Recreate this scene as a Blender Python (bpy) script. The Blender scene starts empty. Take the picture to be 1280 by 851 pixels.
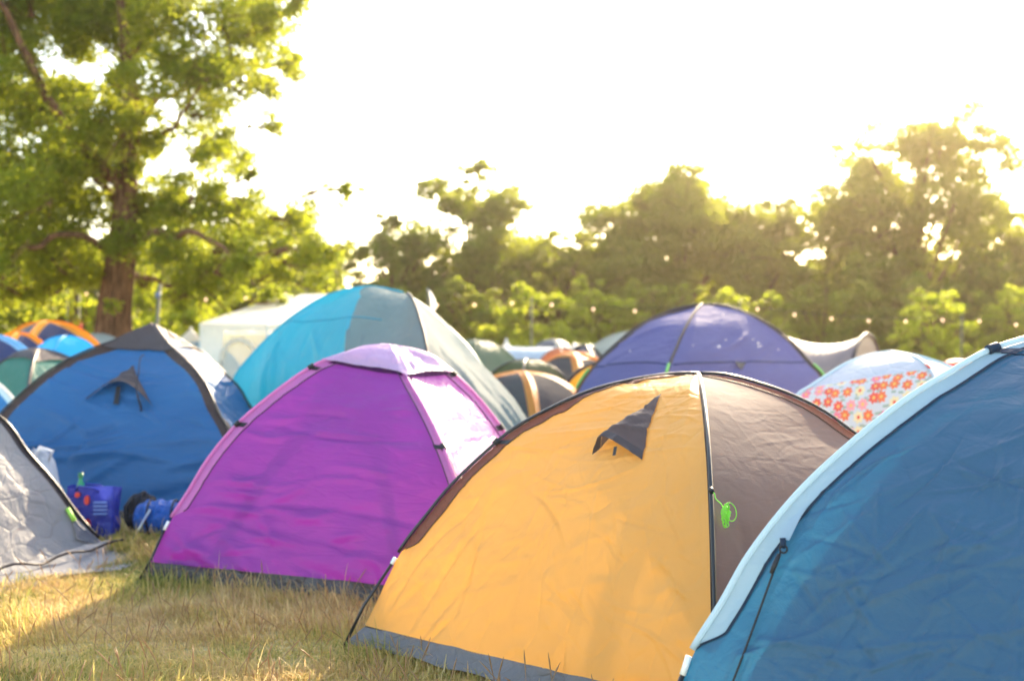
import bpy, math, random
import numpy as np
from mathutils import Vector

scene = bpy.context.scene
COL = scene.collection
R = math.radians

# ------------------------------------------------------------------ camera, sky, sun, exposure
cam_data = bpy.data.cameras.new('camera')
cam = bpy.data.objects.new('camera', cam_data)
COL.objects.link(cam)
scene.camera = cam
cam.location = (0, 0, 1.5)
cam.rotation_euler = (R(90), 0, 0)
cam_data.sensor_width = 36
cam_data.lens = 42.19
cam_data.clip_start = 0.05
cam_data.clip_end = 3000
cam_data.dof.use_dof = True
cam_data.dof.focus_distance = 4.5
cam_data.dof.aperture_fstop = 2.0

SUN_AZ, SUN_EL = R(20), R(25)
world = bpy.data.worlds.new('World')
scene.world = world
world.use_nodes = True
wn = world.node_tree.nodes
bg = wn['Background']
sky = wn.new('ShaderNodeTexSky')
sky.sky_type = 'NISHITA'
sky.sun_disc = False
sky.sun_elevation = SUN_EL
sky.sun_rotation = SUN_AZ
sky.air_density = 1.0
sky.dust_density = 1.6
sky.ozone_density = 1.0
warm = wn.new('ShaderNodeMixRGB')          # the warm evening air tints the whole sky alike
warm.blend_type = 'MULTIPLY'
warm.inputs[0].default_value = 1.0
warm.inputs[2].default_value = (1.0, 0.93, 0.82, 1)
world.node_tree.links.new(sky.outputs[0], warm.inputs[1])
world.node_tree.links.new(warm.outputs[0], bg.inputs[0])
bg.inputs[1].default_value = 0.15

sun_data = bpy.data.lights.new('sun', 'SUN')
sun = bpy.data.objects.new('sun', sun_data)
COL.objects.link(sun)
sun_data.energy = 3.0
sun_data.angle = R(0.5)
sun_data.color = (1.0, 0.80, 0.54)
sun_dir = Vector((math.sin(SUN_AZ) * math.cos(SUN_EL), math.cos(SUN_AZ) * math.cos(SUN_EL), math.sin(SUN_EL)))
sun.rotation_euler = sun_dir.to_track_quat('Z', 'Y').to_euler()
sun.location = sun_dir * 40

scene.view_settings.view_transform = 'Standard'
scene.view_settings.look = 'None'
scene.view_settings.exposure = 2.45
scene.view_settings.gamma = 1.0
cy = scene.cycles
cy.use_denoising = True
cy.max_bounces = 10
cy.diffuse_bounces = 6
cy.glossy_bounces = 3
cy.transmission_bounces = 8
cy.transparent_max_bounces = 12
cy.volume_bounces = 0
cy.sample_clamp_indirect = 6.0
cy.caustics_reflective = False
cy.caustics_refractive = False

# ------------------------------------------------------------------ helpers: tags, meshes
def tag(o, label=None, cat=None, group=None, kind=None):
    if label: o['label'] = label
    if cat: o['category'] = cat
    if group: o['group'] = group
    if kind: o['kind'] = kind
    return o

def thing(name, loc, label, cat, group=None):
    o = bpy.data.objects.new(name, None)
    COL.objects.link(o)
    o.location = loc
    o.empty_display_size = 0.2
    return tag(o, label, cat, group)

def link_mesh(name, me, parent=None, mat=None):
    o = bpy.data.objects.new(name, me)
    COL.objects.link(o)
    if parent is not None: o.parent = parent
    if mat is not None and not len(me.materials): me.materials.append(mat)
    return o

def np_mesh(name, V, faces, parent=None, mat=None, uv=None, smooth=True):
    """faces: list of int arrays, each (n, k); verts are world coordinates, taken relative to the parent thing"""
    V = np.asarray(V, float)
    p = parent
    while p is not None:
        V = V - np.array(p.location); p = p.parent
    me = bpy.data.meshes.new(name)
    me.vertices.add(len(V))
    me.vertices.foreach_set('co', V.astype(np.float32).ravel())
    fs = [np.asarray(f, np.int32) for f in faces if len(f)]
    nl = sum(f.size for f in fs); nf = sum(len(f) for f in fs)
    me.loops.add(nl); me.polygons.add(nf)
    loops = np.concatenate([f.ravel() for f in fs])
    me.loops.foreach_set('vertex_index', loops)
    tot = np.concatenate([np.full(len(f), f.shape[1], np.int32) for f in fs])
    me.polygons.foreach_set('loop_start', np.r_[0, np.cumsum(tot)[:-1]].astype(np.int32))
    me.polygons.foreach_set('loop_total', tot)
    me.polygons.foreach_set('use_smooth', np.full(nf, smooth, bool))
    if uv is not None:
        lay = me.uv_layers.new(name='UVMap')
        lay.data.foreach_set('uv', np.asarray(uv, np.float32)[loops].ravel())
    me.update(calc_edges=True)
    return link_mesh(name, me, parent, mat)

def grid_faces(nt, nu, closed=False):
    i = np.arange(nt - 1)[:, None]; j = np.arange(nu if closed else nu - 1)[None, :]
    j2 = (j + 1) % nu
    return np.stack([i*nu + j, i*nu + j2, (i+1)*nu + j2, (i+1)*nu + j], -1).reshape(-1, 4)

def tube_arrays(pts, rad, sides=8, caps=True):
    P = np.asarray(pts, float); n = len(P)
    rad = np.broadcast_to(np.asarray(rad, float), (n,))
    T = np.gradient(P, axis=0); T /= np.linalg.norm(T, axis=1)[:, None] + 1e-12
    ref = np.array([0, 0, 1.]) if abs(T[:, 2]).mean() < .8 else np.array([1., 0, 0])
    N = np.cross(T, ref); N /= np.linalg.norm(N, axis=1)[:, None] + 1e-9
    B = np.cross(T, N)
    a = np.linspace(0, 2*np.pi, sides, endpoint=False)
    V = P[:, None] + rad[:, None, None] * (np.cos(a)[None, :, None] * N[:, None] + np.sin(a)[None, :, None] * B[:, None])
    F = [grid_faces(n, sides, True)]
    if caps: F += [np.arange(sides)[None, ::-1], (np.arange(sides) + (n-1)*sides)[None, :]]
    return V.reshape(-1, 3), F

class Acc:
    """collects arrays into ONE mesh"""
    def __init__(s): s.V = []; s.F = {}; s.n = 0
    def add(s, V, F):
        s.V.append(np.asarray(V, float))
        for f in F:
            f = np.asarray(f)
            s.F.setdefault(f.shape[1], []).append(f + s.n)
        s.n += len(V); return s
    def tube(s, pts, rad, sides=8): return s.add(*tube_arrays(pts, rad, sides))
    def box(s, c, size, rz=0):
        x, y, z = np.array(size) / 2
        v = np.array([[-x,-y,-z],[x,-y,-z],[x,y,-z],[-x,y,-z],[-x,-y,z],[x,-y,z],[x,y,z],[-x,y,z]])
        ca, sa = math.cos(rz), math.sin(rz)
        v = np.stack([v[:,0]*ca - v[:,1]*sa, v[:,0]*sa + v[:,1]*ca, v[:,2]], 1) + np.array(c)
        f = np.array([[0,3,2,1],[4,5,6,7],[0,1,5,4],[1,2,6,5],[2,3,7,6],[3,0,4,7]])
        return s.add(v, [f])
    def build(s, name, mat, parent=None, smooth=True):
        return np_mesh(name, np.concatenate(s.V), [np.concatenate(f) for f in s.F.values()], parent, mat, smooth=smooth)

def tube(name, pts, rad, mat, parent=None, sides=8):
    return Acc().tube(pts, rad, sides).build(name, mat, parent)

# ------------------------------------------------------------------ noise
def vnoise(x, y, seed=0):
    x = np.asarray(x, float); y = np.asarray(y, float)
    xi = np.floor(x).astype(np.int64); yi = np.floor(y).astype(np.int64)
    fx = x - xi; fy = y - yi
    fx = fx*fx*fx*(fx*(fx*6-15)+10); fy = fy*fy*fy*(fy*(fy*6-15)+10)
    def h(a, b):
        n = (a*374761393 + b*668265263 + seed*1442695041) & 0xffffffff
        n = ((n ^ (n >> 13)) * 1274126177) & 0xffffffff
        n = n ^ (n >> 16)
        return (n & 0xffff) / 32767.5 - 1
    return (h(xi,yi)*(1-fx)+h(xi+1,yi)*fx)*(1-fy) + (h(xi,yi+1)*(1-fx)+h(xi+1,yi+1)*fx)*fy

def ridged(x, y, seed=0): return 1 - np.abs(vnoise(x, y, seed)) * 2

# ------------------------------------------------------------------ materials
MATS = {}
def new_mat(name):
    m = bpy.data.materials.new(name); m.use_nodes = True
    nt = m.node_tree; nt.nodes.clear()
    return m, nt, nt.nodes, nt.links

def fabric(name, col, trans=.4, tcol=None, rough=.45, spec=.28, bump=.35, crease=.35, scale=1.0, stretch=(1, 1), transp=0.0, vary=.08, tint=None):
    m, nt, N, L = new_mat(name)
    uv = N.new('ShaderNodeUVMap'); mp = N.new('ShaderNodeMapping')
    mp.inputs['Scale'].default_value = (scale*stretch[0], scale*stretch[1], 1)
    L.new(uv.outputs[0], mp.inputs[0])
    wob = N.new('ShaderNodeTexNoise'); wob.inputs['Scale'].default_value = 2.2; wob.inputs['Detail'].default_value = 2
    L.new(mp.outputs[0], wob.inputs['Vector'])
    add = N.new('ShaderNodeMixRGB'); add.blend_type = 'ADD'; add.inputs[0].default_value = .35
    L.new(mp.outputs[0], add.inputs[1]); L.new(wob.outputs['Color'], add.inputs[2])
    n1 = N.new('ShaderNodeTexNoise'); n1.inputs['Scale'].default_value = 5; n1.inputs['Detail'].default_value = 5; n1.inputs['Roughness'].default_value = .55
    n1.inputs['Distortion'].default_value = .6
    L.new(mp.outputs[0], n1.inputs['Vector'])
    vo = N.new('ShaderNodeTexVoronoi'); vo.voronoi_dimensions = '2D'; vo.feature = 'DISTANCE_TO_EDGE'; vo.inputs['Scale'].default_value = 5.5
    L.new(add.outputs[0], vo.inputs['Vector'])
    mr = N.new('ShaderNodeMapRange'); mr.interpolation_type = 'SMOOTHSTEP'
    mr.inputs['From Max'].default_value = .09; L.new(vo.outputs['Distance'], mr.inputs[0])
    b1 = N.new('ShaderNodeBump'); b1.inputs['Strength'].default_value = bump; b1.inputs['Distance'].default_value = .06
    L.new(n1.outputs['Fac'], b1.inputs['Height'])
    b2 = N.new('ShaderNodeBump'); b2.inputs['Strength'].default_value = crease; b2.inputs['Distance'].default_value = .008
    L.new(mr.outputs[0], b2.inputs['Height']); L.new(b1.outputs[0], b2.inputs['Normal'])
    # faint fading and dust
    n2 = N.new('ShaderNodeTexNoise'); n2.inputs['Scale'].default_value = 1.7; n2.inputs['Detail'].default_value = 6; n2.inputs['Roughness'].default_value = .65
    L.new(uv.outputs[0], n2.inputs['Vector'])
    hs = N.new('ShaderNodeHueSaturation'); hs.inputs['Color'].default_value = (*col, 1)
    mr2 = N.new('ShaderNodeMapRange'); mr2.inputs['From Min'].default_value = .3; mr2.inputs['From Max'].default_value = .7
    mr2.inputs['To Min'].default_value = 1 - vary; mr2.inputs['To Max'].default_value = 1 + vary
    L.new(n2.outputs['Fac'], mr2.inputs[0]); L.new(mr2.outputs[0], hs.inputs['Value'])
    pb = N.new('ShaderNodeBsdfPrincipled'); pb.inputs['Roughness'].default_value = rough
    pb.inputs['Specular IOR Level'].default_value = spec
    L.new(hs.outputs[0], pb.inputs['Base Color']); L.new(b2.outputs[0], pb.inputs['Normal'])
    tr = N.new('ShaderNodeBsdfTranslucent'); tr.inputs[0].default_value = (*(tcol or col), 1); L.new(b2.outputs[0], tr.inputs['Normal'])
    mx = N.new('ShaderNodeMixShader'); mx.inputs[0].default_value = trans
    L.new(pb.outputs[0], mx.inputs[1]); L.new(tr.outputs[0], mx.inputs[2])
    out = N.new('ShaderNodeOutputMaterial')
    if transp > 0:
        tp = N.new('ShaderNodeBsdfTransparent'); tp.inputs[0].default_value = (*(tint or (1, 1, 1)), 1); m2 = N.new('ShaderNodeMixShader'); m2.inputs[0].default_value = transp
        L.new(mx.outputs[0], m2.inputs[1]); L.new(tp.outputs[0], m2.inputs[2]); L.new(m2.outputs[0], out.inputs[0])
    else:
        L.new(mx.outputs[0], out.inputs[0])
    MATS[name] = m
    return m

def plain(name, col, rough=.5, metal=0, spec=.5, noise=.1, nscale=20, bump=0):
    m, nt, N, L = new_mat(name)
    tc = N.new('ShaderNodeTexCoord'); n = N.new('ShaderNodeTexNoise'); n.inputs['Scale'].default_value = nscale; n.inputs['Detail'].default_value = 4
    L.new(tc.outputs['Object'], n.inputs['Vector'])
    hs = N.new('ShaderNodeHueSaturation'); hs.inputs['Color'].default_value = (*col, 1)
    mr = N.new('ShaderNodeMapRange'); mr.inputs['To Min'].default_value = 1-noise; mr.inputs['To Max'].default_value = 1+noise
    L.new(n.outputs['Fac'], mr.inputs[0]); L.new(mr.outputs[0], hs.inputs['Value'])
    pb = N.new('ShaderNodeBsdfPrincipled'); pb.inputs['Roughness'].default_value = rough; pb.inputs['Metallic'].default_value = metal
    pb.inputs['Specular IOR Level'].default_value = spec
    L.new(hs.outputs[0], pb.inputs['Base Color'])
    if bump:
        b = N.new('ShaderNodeBump'); b.inputs['Strength'].default_value = bump; b.inputs['Distance'].default_value = .02
        L.new(n.outputs['Fac'], b.inputs['Height']); L.new(b.outputs[0], pb.inputs['Normal'])
    out = N.new('ShaderNodeOutputMaterial'); L.new(pb.outputs[0], out.inputs[0])
    MATS[name] = m
    return m

def leaf_mat(name, c1, c2, t1, t2, trans=.5):
    m, nt, N, L = new_mat(name)
    uv = N.new('ShaderNodeUVMap'); sp = N.new('ShaderNodeSeparateXYZ'); L.new(uv.outputs[0], sp.inputs[0])
    def mix(a, b):
        x = N.new('ShaderNodeMixRGB'); x.inputs[1].default_value = (*a, 1); x.inputs[2].default_value = (*b, 1)
        L.new(sp.outputs[0], x.inputs[0]); return x
    a = mix(c1, c2); b = mix(t1, t2)
    pb = N.new('ShaderNodeBsdfPrincipled'); pb.inputs['Roughness'].default_value = .5; pb.inputs['Specular IOR Level'].default_value = .3
    L.new(a.outputs[0], pb.inputs['Base Color'])
    tr = N.new('ShaderNodeBsdfTranslucent'); L.new(b.outputs[0], tr.inputs[0])
    mx = N.new('ShaderNodeMixShader'); mx.inputs[0].default_value = trans
    L.new(pb.outputs[0], mx.inputs[1]); L.new(tr.outputs[0], mx.inputs[2])
    out = N.new('ShaderNodeOutputMaterial'); L.new(mx.outputs[0], out.inputs[0])
    MATS[name] = m
    return m

BLACK = plain('black_webbing', (.012, .012, .014), .6)
DARKPOLE = plain('dark_pole', (.02, .018, .018), .35)
WHITEPL = plain('white_plastic', (.8, .8, .78), .4)
STEEL = plain('steel', (.45, .46, .48), .35, 1)
# ---- GEO BEGIN (pure numpy)
import numpy as np
def chaikin_resample(pts, n):
    """smooth curve through pts (k,3): Catmull-Rom by chord length, then even arclength"""
    p = np.asarray(pts, float)
    k = len(p)
    d = np.r_[0, np.cumsum(np.linalg.norm(np.diff(p, axis=0), axis=1) ** .5)]
    m = np.zeros_like(p)
    m[1:-1] = (p[2:] - p[:-2]) / (d[2:] - d[:-2])[:, None]
    m[0] = (p[1] - p[0]) / (d[1] - d[0]); m[-1] = (p[-1] - p[-2]) / (d[-1] - d[-2])
    out = []
    for i in range(k - 1):
        h = d[i + 1] - d[i]
        t = np.linspace(0, 1, 24, endpoint=(i == k - 2))[:, None]
        out.append((2*t**3-3*t**2+1)*p[i] + (t**3-2*t**2+t)*h*m[i] + (-2*t**3+3*t**2)*p[i+1] + (t**3-t**2)*h*m[i+1])
    q = np.concatenate(out)
    s = np.r_[0, np.cumsum(np.linalg.norm(np.diff(q, axis=0), axis=1))]
    tt = np.linspace(0, s[-1], n)
    return np.stack([np.interp(tt, s, q[:, i]) for i in range(3)], 1)
DEFAULT_PROFILE = [(s, (1 - s ** 2.2) ** .77) for s in (1, .97, .92, .84, .72, .58, .42, .25, .1, 0)]
def pole_curve(corner, apex, prof=None, n=161):
    """corner (x,y), apex (x,y,z), prof [(s, z)] from the foot s=1 to the apex s=0"""
    ax, ay, az = apex
    if prof is None: prof = [(s, z * az) for s, z in DEFAULT_PROFILE]
    pts = [(ax + (corner[0]-ax)*s, ay + (corner[1]-ay)*s, z) for s, z in prof]
    return chaikin_resample(pts, n)
def at_t(P, T):
    x = np.clip(T, 0, 1) * (len(P) - 1)
    i = np.minimum(x.astype(int), len(P) - 2); f = (x - i)[..., None]
    return P[i] * (1 - f) + P[i + 1] * f
# ---- GEO END

# ------------------------------------------------------------------ the ground
def ground_material():
    m, nt, N, L = new_mat('dry_meadow')
    tc = N.new('ShaderNodeTexCoord')
    n1 = N.new('ShaderNodeTexNoise'); n1.inputs['Scale'].default_value = .8; n1.inputs['Detail'].default_value = 8; n1.inputs['Roughness'].default_value = .7
    n2 = N.new('ShaderNodeTexNoise'); n2.inputs['Scale'].default_value = 35; n2.inputs['Detail'].default_value = 6
    L.new(tc.outputs['Object'], n1.inputs['Vector']); L.new(tc.outputs['Object'], n2.inputs['Vector'])
    cr = N.new('ShaderNodeValToRGB')
    cr.color_ramp.elements[0].position = .35; cr.color_ramp.elements[0].color = (.32, .27, .11, 1)
    cr.color_ramp.elements[1].position = .68; cr.color_ramp.elements[1].color = (.58, .45, .23, 1)
    mx = N.new('ShaderNodeMixRGB'); mx.inputs[0].default_value = .5
    L.new(n1.outputs['Fac'], mx.inputs[1]); L.new(n2.outputs['Fac'], mx.inputs[2]); L.new(mx.outputs[0], cr.inputs[0])
    pb = N.new('ShaderNodeBsdfPrincipled'); pb.inputs['Roughness'].default_value = .95; pb.inputs['Specular IOR Level'].default_value = .1
    L.new(cr.outputs[0], pb.inputs['Base Color'])
    b = N.new('ShaderNodeBump'); b.inputs['Strength'].default_value = .8; b.inputs['Distance'].default_value = .03
    L.new(n2.outputs['Fac'], b.inputs['Height']); L.new(b.outputs[0], pb.inputs['Normal'])
    out = N.new('ShaderNodeOutputMaterial'); L.new(pb.outputs[0], out.inputs[0])
    return m
def ground_z(x, y):
    """gentle bumps in the open grass, flat under the tents' feet to a few centimetres"""
    return .03*vnoise(x*.9, y*.9, 5) + .012*vnoise(x*3, y*3, 6) - .02
a = np.r_[-1500, -400, -120, -50, np.linspace(-25, 25, 120), 50, 120, 400, 1500]
b = np.r_[-1500, -300, -60, -15, np.linspace(-2, 40, 110), 60, 100, 200, 600, 1500]
XX, YY = np.meshgrid(a, b)
GV = np.stack([XX, YY, ground_z(XX, YY)], -1).reshape(-1, 3)
tag(np_mesh('ground', GV, [grid_faces(len(b), len(a))], None, ground_material()), kind='structure')

# ------------------------------------------------------------------ dome tents
def smooth01(x): x = np.clip(x, 0, 1); return x*x*(3-2*x)

class Dome:
    """four feet, four pole halves that meet at the apex, four fabric panels ruled between them"""
    def __init__(s, name, label, feet, apex, profs=None, group=None, sag=.03, disp=None, cat='tent', res=(60, 40), peak=0):
        s.feet = feet; s.apex = np.array(apex, float)
        profs = profs or [None]*4
        s.P = [pole_curve(feet[i], apex, profs[i]) for i in range(4)]
        s.len = [np.linalg.norm(np.diff(p, axis=0), axis=1).sum() for p in s.P]
        s.root = thing(name, (apex[0], apex[1], 0), label, cat, group)
        s.sag = sag; s.disp = disp; s.res = res
        s.core = np.array([apex[0], apex[1], apex[2]*.25])
    def surf(s, q, U, T, off=0.0, raw=False):
        A, B = s.P[q], s.P[(q+1) % 4]
        U = np.asarray(U, float); T = np.asarray(T, float)
        e = 1e-3
        def base(T): return at_t(A, T), at_t(B, T)
        a, b = base(T); S = a*(1-U[..., None]) + b*U[..., None]
        a1, b1 = base(np.clip(T+.01, 0, 1)); a0, b0 = base(np.clip(T-.01, 0, 1))
        dT = (a1-a0)*(1-U[..., None]) + (b1-b0)*U[..., None]
        n = np.cross(b-a, dT); n /= np.linalg.norm(n, axis=-1)[..., None] + 1e-9
        flip = np.where((n*(S - s.core)).sum(-1) < 0, -1.0, 1.0)
        n = n*flip[..., None]
        w = np.linalg.norm(b-a, axis=-1)
        edge = np.clip(4*U*(1-U), 0, 1)
        h = -s.sag*edge*np.sin(np.pi*np.clip(T, 0, 1))**.7
        if s.disp is not None and not raw:
            h = h + s.disp(q, (U-.5)*w, T*s.len[q], U, T) * np.clip(edge*3, 0, 1) * np.clip((1-T)*8, 0, 1)
        rad = S - s.core; rad /= np.linalg.norm(rad, axis=-1)[..., None]
        edgeblend = np.clip(edge*2.5, 0, 1)[..., None]
        dirn = rad*(1-edgeblend) + n*edgeblend
        dirn /= np.linalg.norm(dirn, axis=-1)[..., None] + 1e-9
        return S + n*h[..., None] + dirn*np.asarray(off)[..., None], w
    def patch(s, name, mat, q, U, T, off=0.0, parent=None, label=None):
        U, T = np.broadcast_arrays(np.asarray(U, float), np.asarray(T, float))
        P, w = s.surf(q, U, T, off)
        uv = np.stack([(U-.5)*w + q*3.1, T*s.len[q]], -1)
        o = np_mesh(name, P.reshape(-1, 3), [grid_faces(*U.shape)], parent or s.root, mat, uv.reshape(-1, 2))
        if label: o['label'] = label
        return o
    def width(s, q, t):
        return np.linalg.norm(at_t(s.P[q], t) - at_t(s.P[(q+1) % 4], t), axis=-1) + 1e-6
    def ufrac(s, q, side, t, w, ts):
        """share of the panel's width that a sleeve w metres wide takes at height t, starting above ts"""
        return np.minimum(w/s.width(q, t), .5)*smooth01((t-ts)/.03 + 1e-9)
    def pole_line(s, i, t0, t1, off=.012, n=70):
        t = np.linspace(t0, t1, n); P = at_t(s.P[i], t)
        rad = P - s.core; rad /= np.linalg.norm(rad, axis=1)[:, None]
        return P + rad*off

def build_dome(d, panels, sleeves=None, sw=(0, 0, 0, 0), ts=.2, skirt=None, tk=.05, pole_mat=None, pole_r=.009, skip=(), seam=None,
               uneven=True, sleeve_t1=1.0):
    """panels: four fabric materials; sleeves: material or four of them; sw: sleeve width per pole"""
    nt, nu = d.res
    ts = ts if isinstance(ts, (tuple, list)) else (ts,)*4
    if sleeves is not None and not isinstance(sleeves, (tuple, list)): sleeves = (sleeves,)*4
    for q in range(4):
        if q in skip: continue
        j = (q+1) % 4
        t = np.linspace(tk if skirt else 0.0, .997, nt)
        u0 = d.ufrac(q, 0, t, sw[q], ts[q]) if sw[q] else np.zeros(nt)
        u1 = 1 - d.ufrac(q, 1, t, sw[j], ts[j]) if sw[j] else np.ones(nt)
        k = np.linspace(0, 1, nu)[None, :]
        U = u0[:, None]*(1-k) + u1[:, None]*k
        d.patch('fabric_panel', panels[q], q, U, np.repeat(t[:, None], nu, 1))
        for i, u_in in ((q, u0), (j, u1)):
            if not sw[i]: continue
            tt = np.linspace(ts[i], .999, nt)
            f = d.ufrac(q, 0, tt, sw[i], ts[i])
            k3 = np.linspace(0, 1, 4)[None, :]
            Us = f[:, None]*k3 if i == q else 1 - f[:, None]*k3
            d.patch('pole_sleeve', sleeves[i], q, Us, np.repeat(tt[:, None], 4, 1), off=.0015)
            if seam:
                ff = f if i == q else 1-f
                P, _ = d.surf(q, ff, tt, off=.003)
                tube('seam', P[3:-4], .0035, seam, d.root, 5)
        if skirt:
            tt = np.linspace(0.0, tk, 8); k = np.linspace(0, 1, 70)[None, :]
            T = np.repeat(tt[:, None], 70, 1)
            P, w = d.surf(q, np.repeat(k, 8, 0), T)
            low = (1 - tt/tk)[:, None]
            rad = P - np.array([d.apex[0], d.apex[1], 0]); rad[..., 2] = 0; rad /= np.linalg.norm(rad, axis=-1)[..., None]
            x = k*w[0, 0]
            wave = .025*vnoise(x*2.3, 0*x+q, 31+q)+.012*vnoise(x*7, 0*x+q, 33)
            P = P + rad*((wave*low + .012*low)[..., None])
            P[..., 2] += low*(.004 + .022*np.clip(vnoise(x*1.4, 0*x+q*7, 37), 0, 1)) + .006*vnoise(x*9, tt[:, None]*60, 39)
            P[..., 2] = np.maximum(P[..., 2], -.005)
            uv = np.stack([np.repeat(x, 8, 0), T*d.len[q]], -1)
            np_mesh('groundsheet_skirt', P.reshape(-1, 3), [grid_faces(8, 70)], d.root, skirt, uv.reshape(-1, 2))
    if skirt:
        c = d.apex[:2]; k = np.linspace(0, 1, 12)
        f = [c + (np.array(p) - c)*.97 for p in d.feet]
        u, v = np.meshgrid(k, k)
        xy = f[0]*((1-u)*(1-v))[..., None] + f[1]*(u*(1-v))[..., None] + f[2]*(u*v)[..., None] + f[3]*((1-u)*v)[..., None]
        z = .035 + .012*vnoise(u*5, v*5, 19) + .05*np.clip(np.abs(np.stack([2*u-1, 2*v-1])).max(0)*8-7, 0, 1)
        np_mesh('groundsheet', np.concatenate([xy, z[..., None]], -1).reshape(-1, 3), [grid_faces(12, 12)], d.root, skirt, np.stack([u*2, v*2], -1).reshape(-1, 2))
    if pole_mat:
        for i in range(4):
            tube('tent_pole', d.pole_line(i, 0.0 if not sw[i] else ts[i], 1.0, n=50), pole_r, pole_mat, d.root, 7)

def strap(d, i, t, mat, w=.0, h=.016, q=None):
    """a webbing loop that grips pole i across the sleeve"""
    P = d.pole_line(i, t-h/d.len[i], t+h/d.len[i], off=.012, n=4)
    tube('strap', P, .017, mat, d.root, 8)
    q = i if q is None else q
    tt = np.linspace(t-h/d.len[i], t+h/d.len[i], 3)[:, None]
    f = np.minimum(w/d.width(q, tt), .5)
    k = np.linspace(0, 1, 5)[None, :]
    U = f*k if q == i else 1 - f*k
    d.patch('strap', mat, q, U, np.repeat(tt, 5, 1), off=.006)

def hood(d, q, apex, left, right, h, mat, rim, n=28, name='vent_hood', ridge=None, lift=.05):
    """a raised triangular vent cover: three (u, t) anchors on panel q, its mouth held up by h metres"""
    a = np.linspace(0, 1, n)[None, :]; b = np.linspace(0, 1, n)[:, None]
    ap, le, ri = (np.array(v) for v in (apex, left, right))
    def at(a, b):
        uv = ap + ((le*(1-a[..., None]) + ri*a[..., None]) - ap)*b[..., None]
        prof = np.sin(np.pi*np.clip(a, 0, 1))**.8
        if ridge: prof = np.minimum(1 - np.exp(-3*a/ridge), 1)*np.clip((1-a)/(1-ridge*.6), 0, 1)**.85
        off = .006 + h*prof*b**1.1
        off = off + .003*vnoise(a*3, b*3, 77)*b*np.sin(np.pi*a)
        return uv[..., 0], uv[..., 1] + lift*prof*b**2, off
    A, B = np.broadcast_arrays(a, b*.9)
    U, T, off = at(A, B)
    o = d.patch(name, mat, q, U, T, off)
    A, B = np.broadcast_arrays(a, .9 + .1*np.linspace(0, 1, 4)[:, None])
    U, T, off = at(A, B)
    d.patch('hood_rim', rim, q, U, T, off + .002, parent=o)
    return o

def cap(d, tc, mat, off=.035, conc=.12, peak=.0, n=(26, 30), quads=(0, 1, 2, 3), trim=None):
    """fly sheet over the apex: reaches down to tc[i] on pole i, its hem drawn up between the poles"""
    for q in quads:
        j = (q+1) % 4
        u = np.linspace(0, 1, n[1])[None, :]
        low = tc[q]*(1-u) + tc[j]*u + conc*4*u*(1-u)*(1-(tc[q]+tc[j])/2)
        k = np.linspace(0, 1, n[0])[:, None]
        T = low*(1-k) + .999*k
        U = np.repeat(u, n[0], 0)
        o = off*(.6 + .4*k) + peak*k**1.6 + .012*vnoise(U*6+q, k*4, 9)*(1-k)*np.sin(np.pi*u)
        fc = d.patch('fly_cap', mat, q, U, T, o + .0*U)
        if trim:
            P, _ = d.surf(q, U[0], T[0], off=off*.6)
            tube('cap_hem', P, .004, trim, fc, 5)

def crumple(seed, amp=.006, fu=2.0, ft=6.0, fine=.0025, creases=0, camp=.004, cw=.012, big=.02, qs=(1, 1, 1, 1), lines=(), folds=()):
    """fabric relief in metres: broad waves, fine crumple, random creases, long fold lines and soft drag folds"""
    rng = np.random.default_rng(seed)
    seg = []
    soft = []
    for n_, ang0, dev, l0, l1, am, wd, box in folds:
        for _ in range(n_):
            soft.append((rng.uniform(box[:2], box[2:]), ang0 + rng.normal()*dev, rng.uniform(l0, l1), am*rng.uniform(.4, 1.2)*rng.choice([-1, 1], p=[.3, .7]), wd*rng.uniform(.6, 1.5), rng.uniform(-.5, .5)))
    for _ in range(creases):
        c = rng.uniform([-1.2, .1], [1.2, 2.0]); ang = rng.choice([.25, 1.9, .9, 2.5, 1.3]) + rng.normal(0, .25); L = rng.uniform(.08, .5)
        seg.append((c, ang, L, rng.choice([-1, 1])*rng.uniform(.4, 1)))
    def f(q, x, y, U, T):
        h = big*vnoise(x*1.1+q*9, y*1.1, seed) + amp*vnoise(x*fu+q*5, y*ft, seed+1)
        h = h + fine*(ridged(x*6+y*2+q, y*9-x*3, seed+2)) + fine*.7*vnoise(x*18, y*18, seed+3)
        for c, ang, L, s in seg:
            dx, dy = x-c[0], y-c[1]
            al = dx*math.cos(ang)+dy*math.sin(ang); ac = -dx*math.sin(ang)+dy*math.cos(ang)
            h = h + s*camp*np.exp(-np.abs(ac)/cw)*np.clip(1-np.abs(al)/L, 0, 1)
        for c, ang, L, am, wd, bend in soft:
            dx, dy = x-c[0], y-c[1]
            al = dx*math.cos(ang)+dy*math.sin(ang); ac = -dx*math.sin(ang)+dy*math.cos(ang) - bend*al*al/max(L, .1)*.5
            k = np.clip(1-(al/L)**2, 0, 1)
            h = h + am*k*np.exp(-np.where(ac > 0, ac/wd, -ac/(wd*.45))**2)
        if q == 0:
            for pts, am, wd in lines:
                dmin = np.full(np.shape(x), 9.0)
                for (x0, y0), (x1, y1) in zip(pts[:-1], pts[1:]):
                    ex, ey = x1-x0, y1-y0
                    s = np.clip(((x-x0)*ex + (y-y0)*ey)/(ex*ex+ey*ey), 0, 1)
                    dmin = np.minimum(dmin, np.hypot(x-x0-s*ex, y-y0-s*ey))
                h = h + am*np.exp(-dmin/wd)
        return h*qs[q]
    return f

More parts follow.
